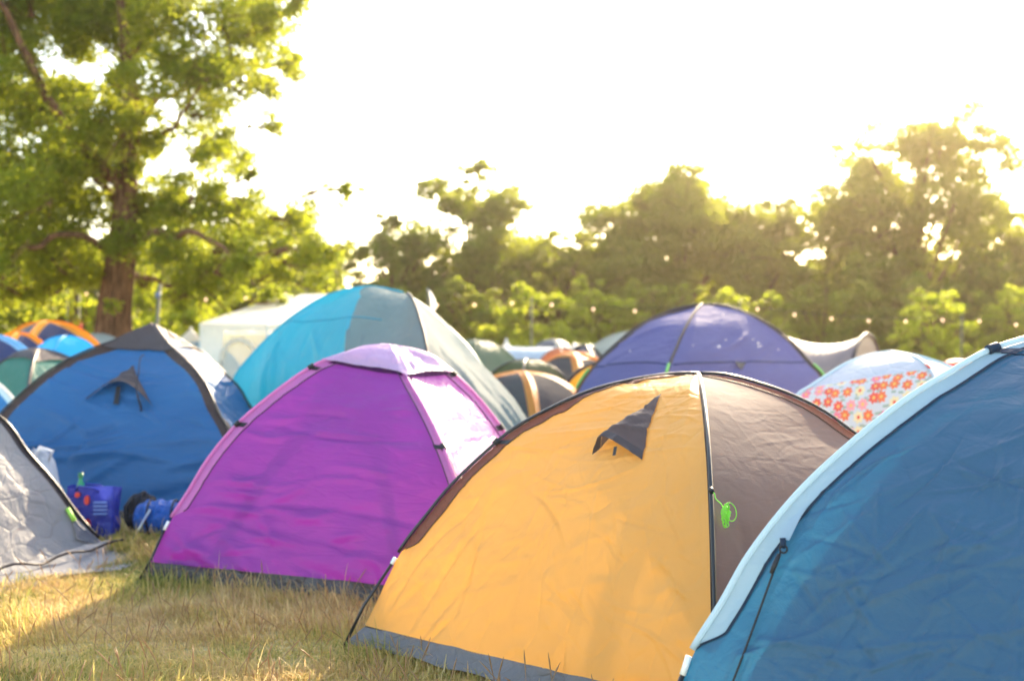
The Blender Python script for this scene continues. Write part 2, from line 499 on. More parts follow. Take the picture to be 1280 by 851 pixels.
# ------------------------------------------------------------------ fabrics
ORANGE = fabric('orange_polyester', (.84, .48, .14), .5, (.97, .61, .16), .5, .3, bump=.22, crease=.25, stretch=(1, .6))
ORANGEB = fabric('thin_orange_polyester', (.84, .48, .14), .5, (.97, .61, .16), .5, .3, transp=.08, tint=(1, .72, .3))
BROWN = fabric('brown_mesh_sleeve', (.15, .085, .07), .45, (.32, .14, .09), .55, .3, crease=.5, scale=3)
TAUPE = fabric('taupe_polyester', (.19, .165, .165), .38, (.27, .18, .15), .75, .06, bump=.1, crease=.05, stretch=(.6, 1.6))
GREYSK = fabric('grey_groundsheet', (.155, .14, .138), .12, None, .45, .4, bump=.5, scale=1.6)
TEAL = fabric('teal_polyester', (.062, .158, .27), .42, (.03, .25, .42), .45, .35, bump=.28, crease=.12, scale=1.4)
TEALB = fabric('thin_teal_polyester', (.062, .158, .27), .42, (.03, .25, .42), .45, .35, transp=.29, tint=(.28, .74, .9))
ICE = fabric('ice_blue_polyester', (.46, .58, .66), .45, (.54, .68, .77), .5, .35, bump=.2, crease=.1)
NAVYTAPE = fabric('navy_tape', (.014, .03, .06), .1, None, .6)
INNER = fabric('inner_tent_cotton', (.10, .12, .15), .12, None, .7, .1)
PURPLE = fabric('purple_polyester', (.28, .072, .38), .5, (.44, .055, .48), .45, .4, bump=.25, crease=.15, stretch=(.5, 1.8))
PURPLEB = fabric('thin_purple_polyester', (.30, .07, .38), .5, (.46, .05, .48), .33, .8, transp=.10, tint=(.85, .3, .9))
PINK = fabric('pink_sleeve', (.50, .24, .50), .5, (.62, .28, .58), .45, .4, crease=.3, scale=2)
LILAC = fabric('lilac_fly', (.74, .50, .74), .45, (.80, .5, .76), .38, .5, bump=.35, crease=.4, scale=1.5)
MESHP = fabric('dark_purple_mesh', (.06, .012, .08), .3, None, .6)
DARKSK = fabric('black_groundsheet', (.07, .058, .052), .08, None, .4, .5, bump=.8, crease=.6, scale=1.8)
BLUE = fabric('blue_polyester', (.045, .17, .37), .42, (.04, .26, .55), .45, .4, bump=.35, crease=.12, stretch=(.5, 1.7))
CHAR = fabric('charcoal_fly', (.105, .085, .085), .35, (.2, .13, .11), .5, .4, crease=.3, scale=1.4)
HOODM = fabric('charcoal_hood', (.105, .085, .085), .3, (.16, .11, .10), .6, .2, bump=.04, crease=.0)
DKBROWN = fabric('dark_brown_sleeve', (.08, .05, .04), .3, (.12, .06, .045), .5, .4, crease=.4, scale=2)
TURQ = fabric('turquoise_polyester', (.05, .33, .50), .48, (.04, .55, .66), .45, .35, bump=.35, crease=.1, stretch=(1.8, .5))
SILVER = fabric('silver_polyester', (.23, .26, .268), .36, (.29, .30, .28), .8, .04, bump=.3, crease=.1, stretch=(1.4, .6))
CREAM = fabric('cream_tape', (.60, .55, .45), .4, None, .5)
VIOLET = fabric('violet_blue_polyester', (.17, .175, .35), .45, (.22, .215, .47), .7, .08, bump=.3, crease=.1, stretch=(.6, 1.5))
DKGREY = fabric('dark_grey_sleeve', (.065, .055, .06), .3, None, .5)
MAUVE = fabric('mauve_grey_polyester', (.19, .16, .18), .35, (.22, .18, .19), .5, .4, bump=.35, crease=.1, stretch=(.5, 1.5))
GREY = fabric('mid_grey_polyester', (.32, .315, .32), .3, (.30, .28, .26), .55, .3, bump=.45, crease=.3)
PALEGREY = fabric('pale_grey_flap', (.24, .24, .25), .15, None, .55, .3, bump=.5, crease=.3)
BGGREY = fabric('dim_grey_polyester', (.105, .098, .10), .22, (.12, .105, .10), .9, .02)
SLATE = fabric('slate_polyester', (.13, .15, .19), .35, (.18, .18, .2), .5, .3)
AMBER = fabric('amber_sleeve', (.80, .36, .04), .5, (.95, .47, .05), .5)
PEACH = fabric('peach_orange_sleeve', (.82, .34, .08), .5, (.95, .44, .09), .5)
NAVY = fabric('navy_polyester', (.04, .055, .14), .4, (.05, .07, .22), .5)
SKYBLUE = fabric('sky_blue_sleeve', (.30, .55, .80), .45, None, .45)
CYAN = fabric('cyan_polyester', (.05, .42, .72), .5, (.06, .55, .85), .4)
LIMEF = fabric('lime_fabric', (.45, .55, .12), .5, None, .5)
GREEN = fabric('green_polyester', (.07, .22, .18), .42, (.08, .28, .2), .5)
OLIVE = fabric('olive_polyester', (.10, .12, .05), .4, (.14, .16, .05), .5)
MOSS = fabric('moss_green_polyester', (.12, .17, .12), .45, (.2, .28, .16), .5)
YELLOW = fabric('yellow_polyester', (.70, .42, .03), .5, (.9, .55, .04), .45)
PALE = fabric('pale_grey_green_polyester', (.38, .42, .40), .45, None, .5)
WHITE = fabric('white_canvas', (.78, .77, .75), .4, (.8, .78, .72), .6, .2, bump=.2, crease=.1)
PALEBLUE = fabric('pale_blue_polyester', (.48, .60, .72), .45, None, .45)
RED = fabric('red_polyester', (.65, .07, .04), .5, (.8, .1, .04), .45)
ORRED = fabric('burnt_orange_polyester', (.62, .2, .07), .5, None, .45)

def floral_mat():
    m, nt, N, L = new_mat('floral_print')
    uv = N.new('ShaderNodeUVMap')
    mp = N.new('ShaderNodeMapping'); mp.inputs['Scale'].default_value = (10.2, 10.2, 1); L.new(uv.outputs[0], mp.inputs[0])
    def voro(scale, rnd, src):
        v = N.new('ShaderNodeTexVoronoi'); v.voronoi_dimensions = '2D'; v.inputs['Scale'].default_value = 1; v.inputs['Randomness'].default_value = rnd
        mm = N.new('ShaderNodeMapping'); mm.inputs['Scale'].default_value = (scale, scale, 1); mm.inputs['Location'].default_value = (.37*scale, .2, 0)
        L.new(src, mm.inputs[0]); L.new(mm.outputs[0], v.inputs['Vector'])
        sub = N.new('ShaderNodeVectorMath'); sub.operation = 'SUBTRACT'; L.new(mm.outputs[0], sub.inputs[0]); L.new(v.outputs['Position'], sub.inputs[1])
        sp = N.new('ShaderNodeSeparateXYZ'); L.new(sub.outputs[0], sp.inputs[0])
        at = N.new('ShaderNodeMath'); at.operation = 'ARCTAN2'; L.new(sp.outputs[1], at.inputs[0]); L.new(sp.outputs[0], at.inputs[1])
        cs = N.new('ShaderNodeSeparateColor'); L.new(v.outputs['Color'], cs.inputs[0])
        return v, at, cs
    def math_(op, a, b):
        x = N.new('ShaderNodeMath'); x.operation = op
        for i, s in enumerate((a, b)):
            if s is None: continue
            if isinstance(s, (int, float)): x.inputs[i].default_value = s
            else: L.new(s, x.inputs[i])
        return x.outputs[0]
    def mixc(f, a, b):
        x = N.new('ShaderNodeMixRGB'); L.new(f, x.inputs[0])
        for i, s in ((1, a), (2, b)):
            if isinstance(s, tuple): x.inputs[i].default_value = (*s, 1)
            else: L.new(s, x.inputs[i])
        return x.outputs[0]
    v, at, cs = voro(1, .55, mp.outputs[0])
    pet = math_('ADD', math_('MULTIPLY', math_('COSINE', math_('MULTIPLY', at.outputs[0], 7.0), None), .07), .40)
    fl = math_('LESS_THAN', v.outputs['Distance'], pet)
    core = math_('LESS_THAN', v.outputs['Distance'], .13)
    cr = N.new('ShaderNodeValToRGB'); cr.color_ramp.interpolation = 'CONSTANT'
    e = cr.color_ramp.elements
    e[0].position = 0; e[0].color = (.80, .20, .08, 1)
    e[1].position = .28; e[1].color = (.80, .74, .42, 1)
    for p, c in ((.5, (.80, .22, .32, 1)), (.75, (.75, .12, .08, 1)), (.88, (.85, .36, .40, 1))):
        x = e.new(p); x.color = c
    L.new(cs.outputs[0], cr.inputs[0])
    cc = N.new('ShaderNodeValToRGB'); cc.color_ramp.interpolation = 'CONSTANT'
    e = cc.color_ramp.elements
    e[0].position = 0; e[0].color = (.80, .55, .12, 1); e[1].position = .28; e[1].color = (.70, .07, .05, 1)
    x = e.new(.5); x.color = (.80, .55, .15, 1)
    L.new(cs.outputs[0], cc.inputs[0])
    v2, at2, cs2 = voro(1.55, 1.0, mp.outputs[0])
    lf = math_('LESS_THAN', v2.outputs['Distance'], math_('ADD', math_('MULTIPLY', math_('COSINE', math_('MULTIPLY', at2.outputs[0], 2.0), None), .1), .22))
    base = mixc(lf, (.58, .68, .74), (.30, .45, .38))
    col = mixc(fl, base, cr.outputs[0]); col = mixc(core, col, cc.outputs[0])
    pb = N.new('ShaderNodeBsdfPrincipled'); pb.inputs['Roughness'].default_value = .5; L.new(col, pb.inputs['Base Color'])
    tr = N.new('ShaderNodeBsdfTranslucent'); L.new(col, tr.inputs[0])
    mx = N.new('ShaderNodeMixShader'); mx.inputs[0].default_value = .45; L.new(pb.outputs[0], mx.inputs[1]); L.new(tr.outputs[0], mx.inputs[2])
    out = N.new('ShaderNodeOutputMaterial'); L.new(mx.outputs[0], out.inputs[0])
    return m
FLORAL = floral_mat()
TENTS = 'tents pitched across the field'

# ------------------------------------------------------------------ the orange and taupe tent
d = Dome('dome_tent', 'orange and taupe dome tent with a dark triangular vent hood and lime cord', [(-.79, 5.93), (.765, 4.5), (2.70, 6.52), (1.19, 7.98)], (.965, 6.24, 1.319),
  [[(1,0),(.956,.12),(.866,.444),(.784,.634),(.713,.781),(.61,.949),(.543,1.045),(.444,1.14),(.319,1.234),(.193,1.288),(.078,1.316),(0,1.319)],
   [(1,0),(.97,.25),(.92,.5),(.84,.76),(.72,.98),(.55,1.15),(.35,1.26),(.15,1.31),(0,1.319)],
   [(1,0),(.94,.3),(.8,.62),(.65,.84),(.503,.987),(.393,1.117),(.284,1.209),(.175,1.273),(.082,1.312),(0,1.319)], None],
  TENTS, sag=.035, disp=crumple(11, .010, 1.8, 4.0, .0035, 130, .0055, .008, .03, qs=(1, .22, .6, .6),
  folds=[(16, 1.25, .22, .15, .5, .011, .026, (-1.0, .1, -.4, .7)), (26, .15, .25, .1, .4, .008, .014, (-.5, .9, .5, 1.7)), (26, -.75, .4, .08, .3, .008, .012, (-.1, .1, .8, .9))]), res=(240, 220))
build_dome(d, [ORANGE, TAUPE, ORANGEB, ORANGEB], [BROWN]*4, (.088, .014, .11, .10), ts=(.215, .12, .2, .2), skirt=GREYSK, tk=.046, pole_mat=DARKPOLE, seam=DKBROWN)
hd = hood(d, 0, (.695, .724), (.500, .498), (.735, .478), .085, HOODM, DKGREY, ridge=.30, lift=.035)
d.patch('hood_prop', BLACK, 0, np.array([[.612, .628], [.612, .628]]), np.array([[.485, .485], [.505, .505]]), np.array([[.02, .02], [.04, .04]]), parent=hd)
strap(d, 0, .525, BLACK, .09); strap(d, 2, .42, BLACK, .1, q=1)
pl = d.pole_line(0, .19, .215, n=3)
foot = np.array([-.83, 5.90, -.01]); p0 = pl[1]
fe = tube('ferrule', [p0, p0*.93 + foot*.07], .011, WHITEPL, d.root)
pe = tube('pole_end', [p0*.93 + foot*.07, p0*.45+foot*.55+np.array([-.012, 0, .012]), foot], .008, DARKPOLE, d.root)
fe.parent = pe
P, _ = d.surf(1, np.array(0.0), np.array(.40), off=.02)
cordP = P
# lime guy cord bundled on the front pole
LIME = plain('lime_cord', (.28, .75, .06), .5, noise=.2, nscale=200)
knot = np.array(P)
rng = np.random.default_rng(4)
pts = [knot]
for k in range(1, 9): pts.append(knot + np.array([.004*k+.004*math.sin(k), -.012-.003*k, -.0065*k]))
bund = pts[-1]
for k in range(130):
    a = k/130*2*math.pi*9
    c = bund + np.array([.016 + .007*math.sin(k*.05), -.006, -.025-.0002*k])
    pts.append(c + np.array([.009*math.cos(a)+.003*rng.normal(), -.009*abs(math.sin(a*.5)), .030*math.sin(a) - .014*math.cos(a*.13)]))
tube('guy_cord', chaikin_resample(np.array(pts), 700), .0021, LIME, d.root, 6)
lp = [bund + np.array(v) for v in ((.012, -.02, .002), (.045, -.02, .012), (.072, -.018, -.015), (.080, -.018, -.055), (.068, -.018, -.085), (.045, -.018, -.088), (.03, -.02, -.06))]
lp = [bund + (p_ - bund)*.72 for p_ in lp]
tube('guy_cord', chaikin_resample(np.array(lp), 60), .0021, LIME, d.root, 6)
tube('cord_toggle', [knot + np.array([0, .012, .006]), knot + np.array([0, -.016, -.004])], .011, BLACK, d.root, 8)

# ------------------------------------------------------------------ the big teal tent, nearest on the right
d = Dome('dome_tent', 'large teal dome tent with ice blue pole sleeve, nearest at the right edge', [(.40, 3.60), (1.90, 2.20), (3.60, 4.30), (1.75, 5.05)], (2.001, 3.95, 1.562),
  [[(1,0),(.985,.25),(.928,.472),(.901,.568),(.845,.7),(.789,.845),(.699,1.013),(.599,1.154),(.472,1.303),(.367,1.398),(.284,1.463),(.12,1.53),(0,1.562)], None, None, None],
  TENTS, sag=.03, disp=crumple(23, .005, 2.0, 3.0, .0022, 160, .0065, .008, .025, lines=[([(-.75, .60), (-.558, .702), (-.365, .859), (-.225, .947), (-.005, 1.04), (.3, 1.16)], 0.0112, 0.0124), ([(-.7, .66), (-.51, .677), (-.458, .677), (-.276, .731), (-.084, .785), (.022, .829), (.3, .92)], 0.0112, 0.0124),
   ([(-.521, 1.089), (-.45, .903), (-.383, .854)], 0.0080, 0.0109), ([(-.19, .869), (-.084, .785)], 0.0072, 0.0109), ([(-.225, .947), (-.197, 1.153)], 0.0080, 0.0109), ([(-.519, .927), (-.405, .849)], 0.0096, 0.0109),
   ([(-.278, 1.148), (-.2, 1.045)], 0.0096, 0.0109), ([(-.23, .849), (-.126, .947)], 0.0112, 0.0109), ([(-.281, .736), (-.208, .854)], 0.0096, 0.0124), ([(-.196, .638), (-.102, .77)], 0.0112, 0.0139), ([(-.53, .569), (-.465, .667)], 0.0096, 0.0116), ([(-.135, 1.104), (-.218, 1.016)], 0.0080, 0.0109)],
  folds=[(90, .5, .9, .05, .25, .008, .010, (-.8, .3, .4, 1.4)), (12, 1.35, .2, .2, .5, .007, .02, (-.6, .3, .2, .9))]), res=(330, 310))
build_dome(d, [TEAL, TEALB, TEALB, TEALB], [ICE]*4, (.066, .06, .07, .07), ts=(.243, .2, .2, .2), skirt=GREYSK, tk=.03, pole_mat=ICE, pole_r=.010, seam=NAVYTAPE)
tt = np.linspace(.243, .99, 120); f = d.ufrac(0, 0, tt, .066, .243)
k = np.linspace(0, 1, 4)[None, :]
d.patch('sleeve_tape', NAVYTAPE, 0, f[:, None] + k*.009/d.width(0, tt)[:, None], np.repeat(tt[:, None], 4, 1), off=.004)
strap(d, 0, .806, NAVYTAPE, .085, .02)
P, _ = d.surf(0, np.linspace(.06, .95, 60), np.linspace(.80, .785, 60), off=.002)
tube('seam', P, .0025, NAVYTAPE, d.root, 5)
U = np.array([[.036, .042, .042], [.036, .055, .070]]); T = np.array([[.455, .462, .468], [.403, .402, .401]])
kk = np.linspace(0, 1, 8)[:, None]
Ui = np.stack([np.interp(np.linspace(0, 2, 9), [0, 1, 2], U[0]), np.interp(np.linspace(0, 2, 9), [0, 1, 2], U[1])])
Ti = np.stack([np.interp(np.linspace(0, 2, 9), [0, 1, 2], T[0]), np.interp(np.linspace(0, 2, 9), [0, 1, 2], T[1])])
d.patch('guy_point', ICE, 0, Ui[0]*(1-kk) + Ui[1]*kk, Ti[0]*(1-kk) + Ti[1]*kk, .012 + .012*kk + 0*Ui[0])
ring, _ = d.surf(0, np.array(.064), np.array(.394), off=.024)
tube('guy_webbing', [ring + np.array([0, .004, .02]), ring + np.array([0, 0, 0]), ring + np.array([-.003, -.004, -.006])], .009, NAVYTAPE, d.root)
a = np.linspace(0, 2*np.pi, 20)
tube('guy_ring', ring + np.stack([.011*np.cos(a), -.006 + 0*a, -.012 + .011*np.sin(a)], 1), .003, BLACK, d.root, 6)
peg = np.array([.36, 3.33, -.01])
tube('guy_slider', [ring + (peg-ring)*s + np.array([0, 0, 0]) for s in (.03, .06, .09)], [.006, .008, .006], BLACK, d.root, 8)
tube('guy_line', [ring + (peg-ring)*s + np.array([0, 0, -.05*math.sin(math.pi*s)]) for s in np.linspace(.02, 1, 16)], .0036, BLACK, d.root, 6)
tube('guy_line', [ring + (peg-ring)*s + np.array([.012*math.sin(math.pi*s), 0, -.05*math.sin(math.pi*s)]) for s in np.linspace(.4, 1, 12)], .003, BLACK, d.root, 6)
pl = d.pole_line(0, .225, .243, n=3); p0 = pl[1]; foot = np.array([.335, 3.56, -.01])
fe = tube('ferrule', [p0, p0*.9 + foot*.1], .010, WHITEPL, d.root)
pe = tube('pole_end', [p0*.9 + foot*.1, p0*.4 + foot*.6 + np.array([-.015, 0, .02]), foot], .008, DARKPOLE, d.root)
fe.parent = pe
# inner sleeping compartment, seen as the darker field through the fly
ap = d.apex; core = np.array([ap[0], ap[1]])
inner = Dome.__new__(Dome)
inner.feet = [tuple(core + (np.array(f) - core)*s) for f, s in zip(d.feet, (.92, .93, .90, .86))]
inner.apex = ap*np.array([1, 1, .965]); inner.P = [pole_curve(f, inner.apex) for f in inner.feet]
inner.len = d.len; inner.root = d.root; inner.sag = .02; inner.disp = None; inner.core = d.core
g = np.linspace(0, 1, 24)
for q in range(4):
    inner.patch('inner_tent', INNER, q, np.repeat(g[None], 24, 0), np.repeat(g[:, None]*.995, 24, 1))

# ------------------------------------------------------------------ the purple tent
d = Dome('dome_tent', 'bright purple dome tent with pink pole sleeves and a small lilac fly cap', [(-2.31, 7.51), (-.17, 6.53), (.45, 8.38), (-1.46, 9.43)], (-.814, 7.98, 1.433),
  [[(1,0),(.962,.153),(.891,.368),(.818,.546),(.738,.751),(.619,.971),(.456,1.182),(.316,1.33),(.234,1.374),(.13,1.413),(0,1.433)],
   [(1,0),(.95,.25),(.86,.5),(.75,.707),(.581,.923),(.421,1.082),(.226,1.247),(.1,1.37),(0,1.433)],
   [(1,0),(.92,.25),(.76,.56),(.605,.85),(.535,.978),(.425,1.15),(.304,1.292),(.185,1.39),(0,1.433)], None],
  TENTS, sag=.03, disp=crumple(37, .014, 1.0, 5.0, .003, 10, .006, .016, .04, qs=(1, .3, 1, 1),
  folds=[(34, .06, .16, .15, .6, .017, .030, (-.9, .3, .6, 1.55)), (16, -.5, .4, .12, .4, .024, .04, (-1.1, .1, .9, .4))]), res=(120, 100))
build_dome(d, [PURPLE, PURPLEB, PURPLEB, PURPLEB], [PINK]*4, (.075, .05, .075, .07), ts=(.19, .12, .2, .2), skirt=DARKSK, tk=.054, pole_mat=PINK, pole_r=.010, seam=DKGREY)
cap(d, (.80, .825, .765, .80), LILAC, off=.045, conc=.08, peak=.0)
for q in (0, 1):
    k = np.linspace(0, 1, 40)[None, :]; lo = (.80*(1-k)+.825*k) if q == 0 else (.825*(1-k)+.765*k)
    d.patch('mesh_vent', MESHP, q, .04 + .92*k + np.zeros((4, 1)), lo + np.array([[.004], [.015], [.03], [.05]]), .004)
for i, t, q in ((0, .764, 0), (0, .503, 0), (1, .483, 0), (2, .766, 1), (2, .523, 1)): strap(d, i, t, BLACK, .06, .02, q)
pl = d.pole_line(0, .165, .19, n=3); p0 = pl[1]; foot = np.array([-2.335, 7.46, -.01])
fe = tube('ferrule', [p0, p0*.86 + foot*.14], .011, WHITEPL, d.root)
pe = tube('pole_end', [p0*.86 + foot*.14, p0*.4 + foot*.6 + np.array([.02, -.03, .0]), foot], .008, DARKPOLE, d.root)
fe.parent = pe

# ------------------------------------------------------------------ the blue tent on the left
d = Dome('dome_tent', 'mid blue dome tent with dark brown sleeves, pointed charcoal cap and triangular vent', [(-4.70, 10.30), (-2.00, 9.70), (-2.00, 12.10), (-4.72, 12.7)], (-3.36, 11.20, 1.571),
  [[(1,0),(.96,.3),(.9,.6),(.823,.841),(.7,1.046),(.575,1.212),(.438,1.345),(.294,1.445),(.138,1.526),(0,1.571)],
   [(1,0),(.93,.25),(.82,.52),(.706,.746),(.61,.9),(.531,1.08),(.433,1.215),(.314,1.332),(.213,1.417),(.1,1.51),(0,1.571)],
   [(1,0),(.9,.28),(.72,.62),(.587,.847),(.52,1.029),(.451,1.14),(.347,1.297),(.291,1.382),(.14,1.51),(0,1.571)], None],
  TENTS, sag=.04, disp=crumple(41, .016, .9, 4.2, .003, 8, .008, .02, .05,
  folds=[(16, .30, .25, .3, .9, .045, .055, (-.9, .15, 1.2, .75)), (22, -.25, .3, .15, .5, .022, .03, (-.9, .7, .9, 1.8))]), res=(110, 100))
build_dome(d, [BLUE]*4, [DKBROWN]*4, (.10, .085, .10, .10), ts=(.1, .1, .1, .1), skirt=DARKSK, tk=.035, pole_mat=DARKPOLE, seam=None)
cap(d, (.80, .828, .80, .80), CHAR, off=.02, conc=.16, peak=.075, trim=DARKPOLE)
hd = hood(d, 0, (.490, .719), (.335, .456), (.690, .448), .12, HOODM, DKBROWN, lift=.085)
d.patch('hood_prop', BLACK, 0, np.array([[.474, .502], [.486, .514]]), np.array([[.535, .535], [.452, .452]]), np.array([[.05, .05], [.02, .02]]), parent=hd)
cu = [(.565, .80), (.585, .70), (.60, .60), (.615, .50), (.622, .45), (.630, .42), (.636, .43), (.634, .46), (.622, .49)]
pts = [d.surf(0, np.array(u), np.array(t), off=.02 + (.10 if .45 < t < .72 else 0))[0] for u, t in cu]
tube('hanging_cord', chaikin_resample(np.array(pts), 50), .005, BLACK, d.root, 6)

# ------------------------------------------------------------------ big turquoise and silver tent
d = Dome('dome_tent', 'tall turquoise and silver dome tent behind the purple one', [(-3.18, 12.90), (-.65, 9.50), (.85, 10.9), (-1.6, 15.0)], (-1.074, 12.20, 1.976),
  [[(1,0),(.97,.6),(.904,1.085),(.803,1.351),(.648,1.656),(.495,1.872),(.365,1.994),(.205,2.055),(.068,2.018),(0,1.976)],
   [(1,0),(.98,.8),(.91,1.386),(.62,1.7),(.38,1.861),(.15,1.95),(0,1.976)],
   [(1,0),(.82,.4),(.633,.738),(.561,.892),(.458,1.14),(.33,1.465),(.198,1.711),(.098,1.866),(0,1.976)], None],
  TENTS, sag=.05, disp=crumple(53, .02, 3.6, .7, .003, 0, big=.07,
  folds=[(16, 1.9, .3, .4, .9, .03, .05, (-1.2, .2, .6, 1.6))]), res=(90, 90))
nt, nu = d.res
t = np.linspace(0, .997, nt); us = np.interp(t, [0, .29, .383, .513, .58, .646, .754, .866, .89], [.70, .62, .595, .565, .535, .49, .38, 0.0, 0.0])
k = np.linspace(0, 1, nu)[None, :]
d.patch('fabric_panel', TURQ, 0, us[:, None]*k, np.repeat(t[:, None], nu, 1), label='turquoise panel')
d.patch('fabric_panel', SILVER, 0, us[:, None]*(1-k) + k, np.repeat(t[:, None], nu, 1), label='silver panel beside the turquoise one')
build_dome(d, [SILVER, SILVER, TURQ, TURQ], [CREAM]*4, (0, 0, .05, 0), ts=.02, pole_mat=None, skip=(0,))
tube('seam', d.pole_line(1, .05, .99, .004), .014, DKGREY, d.root, 6)
tube('seam', d.pole_line(0, .05, .99, .004), .008, TURQ, d.root, 6)
P, _ = d.surf(0, np.linspace(.02, .72, 40), np.linspace(.56, .60, 40)*1.0, off=.002)
tube('seam', P, .006, TURQ, d.root, 5)

# ------------------------------------------------------------------ violet tent
d = Dome('dome_tent', 'violet blue dome tent with dark grey trim behind the orange one', [(.495, 12.43), (1.243, 10.67), (3.564, 13.2), (2.75, 14.96)], (2.008, 12.65, 1.875),
  [[(1,0),(.96,.5),(.883,0.948),(.778,1.200),(.645,1.409),(.498,1.596),(.332,1.742),(.167,1.832),(0,1.875)],
   [(1,0),(.95,.5),(.85,0.928),(.708,1.239),(.567,1.420),(.376,1.624),(.147,1.809),(0,1.875)],
   [(1,0),(.97,.7),(.894,1.093),(.802,1.243),(.658,1.478),(.498,1.659),(.324,1.782),(.167,1.861),(0,1.875)], None],
  TENTS, sag=-.03, disp=crumple(61, .010, 1.4, 3.6, .0015, 0, .006, .02, big=.05,
  folds=[(14, .5, .15, .2, .5, .018, .03, (-.6, 1.2, .6, 1.9))]), res=(90, 90))
build_dome(d, [VIOLET]*4, [DKGREY]*4, (.055, .026, .055, .055), ts=.02, pole_mat=DKGREY)
for q in (0, 1):
    P, _ = d.surf(q, np.linspace(.02, .98, 60), np.full(60, .48), off=.003)
    tube('seam', P, .007, NAVY, d.root, 5)
d.patch('vent_flap', DKGREY, 1, np.array([[.405, .447, .49], [.433, .435, .437]]), np.array([[.478, .477, .476], [.436, .436, .436]]), .012)
GREENW = plain('green_webbing', (.18, .5, .12), .6)
for i, t0, t1 in ((0, .38, .47), (2, .36, .46), (1, .44, .48)):
    tube('guy_webbing', d.pole_line(i, t0, t1, .03, 6), .014, GREENW, d.root, 6)
rng = np.random.default_rng(8)
PETAL = plain('fallen_blossom', (.85, .76, .74), .7)
for q, u, t in ((1, .37, .60), (1, .30, .56), (1, .62, .60), (1, .64, .56), (1, .655, .58), (1, .67, .565), (1, .83, .55), (0, .42, .55), (1, .10, .57), (1, .52, .80)):
    P, _ = d.surf(q, np.array(u), np.array(t), off=.012)
    v = P + np.array([[.03, 0, .004], [.008, -.006, .016], [-.026, 0, .012], [-.02, -.004, -.012], [.012, -.008, -.014]])*rng.uniform(.25, .6)
    np_mesh('blossom_flake', v, [np.array([[0, 1, 2], [0, 2, 3], [0, 3, 4]])], d.root, PETAL)

# ------------------------------------------------------------------ floral tent
d = Dome('dome_tent', 'small flower printed dome tent with a pale blue upper half', [(2.05, 9.20), (2.95, 8.10), (4.16, 9.60), (3.2, 10.8)], (2.939, 9.30, 1.41),
  [[(1,0),(.97,.5),(.93,.85),(.853,1.061),(.726,1.143),(.599,1.215),(.389,1.324),(.173,1.389),(0,1.41)],
   [(1,0),(.97,.5),(.88,1.0),(.785,1.219),(.56,1.348),(.349,1.385),(0,1.41)],
   [(1,0),(.9,.6),(.7,1.02),(.447,1.264),(.261,1.35),(.13,1.388),(0,1.41)], None],
  TENTS, sag=.0, disp=crumple(71, .006, 1.4, 2.6, .0015, 0, big=.015), res=(60, 60))
for q, tl, tr in ((0, .615, .635), (1, .635, .56), (2, .56, .58), (3, .58, .615)):
    k = np.linspace(0, 1, 60)[None, :]; split = tl*(1-k) + tr*k
    g = np.linspace(0, 1, 60)[:, None]
    d.patch('fabric_panel', FLORAL, q, k + 0*g, g*split, label='flower printed lower panel')
    d.patch('fabric_panel', PALEBLUE if q == 0 else ICE, q, k + 0*g, split*(1-g) + .998*g, label='plain pale blue upper panel')
for i in range(4): tube('tent_pole', d.pole_line(i, .02, .998, .004), .014, ICE, d.root, 6)
REDW = plain('red_webbing', (.5, .03, .03), .6)
for i, t in ((0, .50), (1, .66)): tube('toggle', d.pole_line(i, t-.035, t, .016, 4), .011, REDW, d.root, 6)

# ------------------------------------------------------------------ grey tent, cut off by the left edge
d = Dome('dome_tent', 'plain mid grey dome tent at the left edge, flap spread on the grass', [(-4.10, 6.0), (-2.92, 8.67), (-6.0, 10.0), (-7.0, 7.2)], (-4.997, 8.0, 1.327),
  [None, [(1,0),(.913,.223),(.832,.482),(.749,.709),(.67,.951),(.5,1.15),(.3,1.27),(.1,1.32),(0,1.327)], None, None],
  TENTS, sag=.03, disp=crumple(83, .02, 1.6, 2.2, .002, 20, .005, .016, .07), res=(110, 110))
build_dome(d, [GREY]*4, [DKGREY]*4, (.03, .035, .03, .03), ts=.04, pole_mat=DARKPOLE, pole_r=.011)
edge = []
for s in np.linspace(0, 1, 40):
    b = np.array([-4.1, 6.0, 0])*(1-s) + np.array([-2.92, 8.67, 0])*s
    edge.append(b)
edge = np.array(edge); outn = np.array([.914, -.404, 0])
hw = .07 + .05*np.sin(np.linspace(0, 9, 40)); wid = .42 + .10*vnoise(np.linspace(0, 7, 40), 0*hw, 4); wid[-3:] *= [.8, .55, .3]
rows = []
for k in np.linspace(0, 1, 12):
    r = edge + outn*((.02 + k*wid)[:, None])
    r[:, 2] = ground_z(r[:, 0], r[:, 1]) + .06*(1-k)**3 + .012 + .012*vnoise(edge[:, 1]*3 + k*2, 0*hw + k*4, 6) + .012*vnoise(edge[:, 1]*11, 0*hw + k*9, 7)
    rows.append(r)
rows = np.array(rows)
ug = np.stack(np.meshgrid(np.linspace(0, 2.9, 40), np.linspace(0, .45, 12)), -1)
np_mesh('ground_flap', rows.reshape(-1, 3), [grid_faces(12, 40)], d.root, PALEGREY, ug.reshape(-1, 2))
zz = edge + outn*(.10 + .04*np.abs(((np.linspace(0, 14, 40)) % 2) - 1))[:, None]; zz[:, 2] = ground_z(zz[:, 0], zz[:, 1]) + .075 + .015*np.sin(np.linspace(0, 40, 40))
tube('hem_cord', zz, .010, DKGREY, d.root, 6)
d.patch('corner_gusset', SLATE, 0, np.array([[.935, .98], [.96, .987]]), np.array([[.05, .133], [.03, .013]]), .02)
P, _ = d.surf(0, np.array([.975, .968]), np.array([.145, .105]), off=.025)
tube('toggle', P, .016, plain('lime_plastic', (.4, .75, .1), .5), d.root, 6)

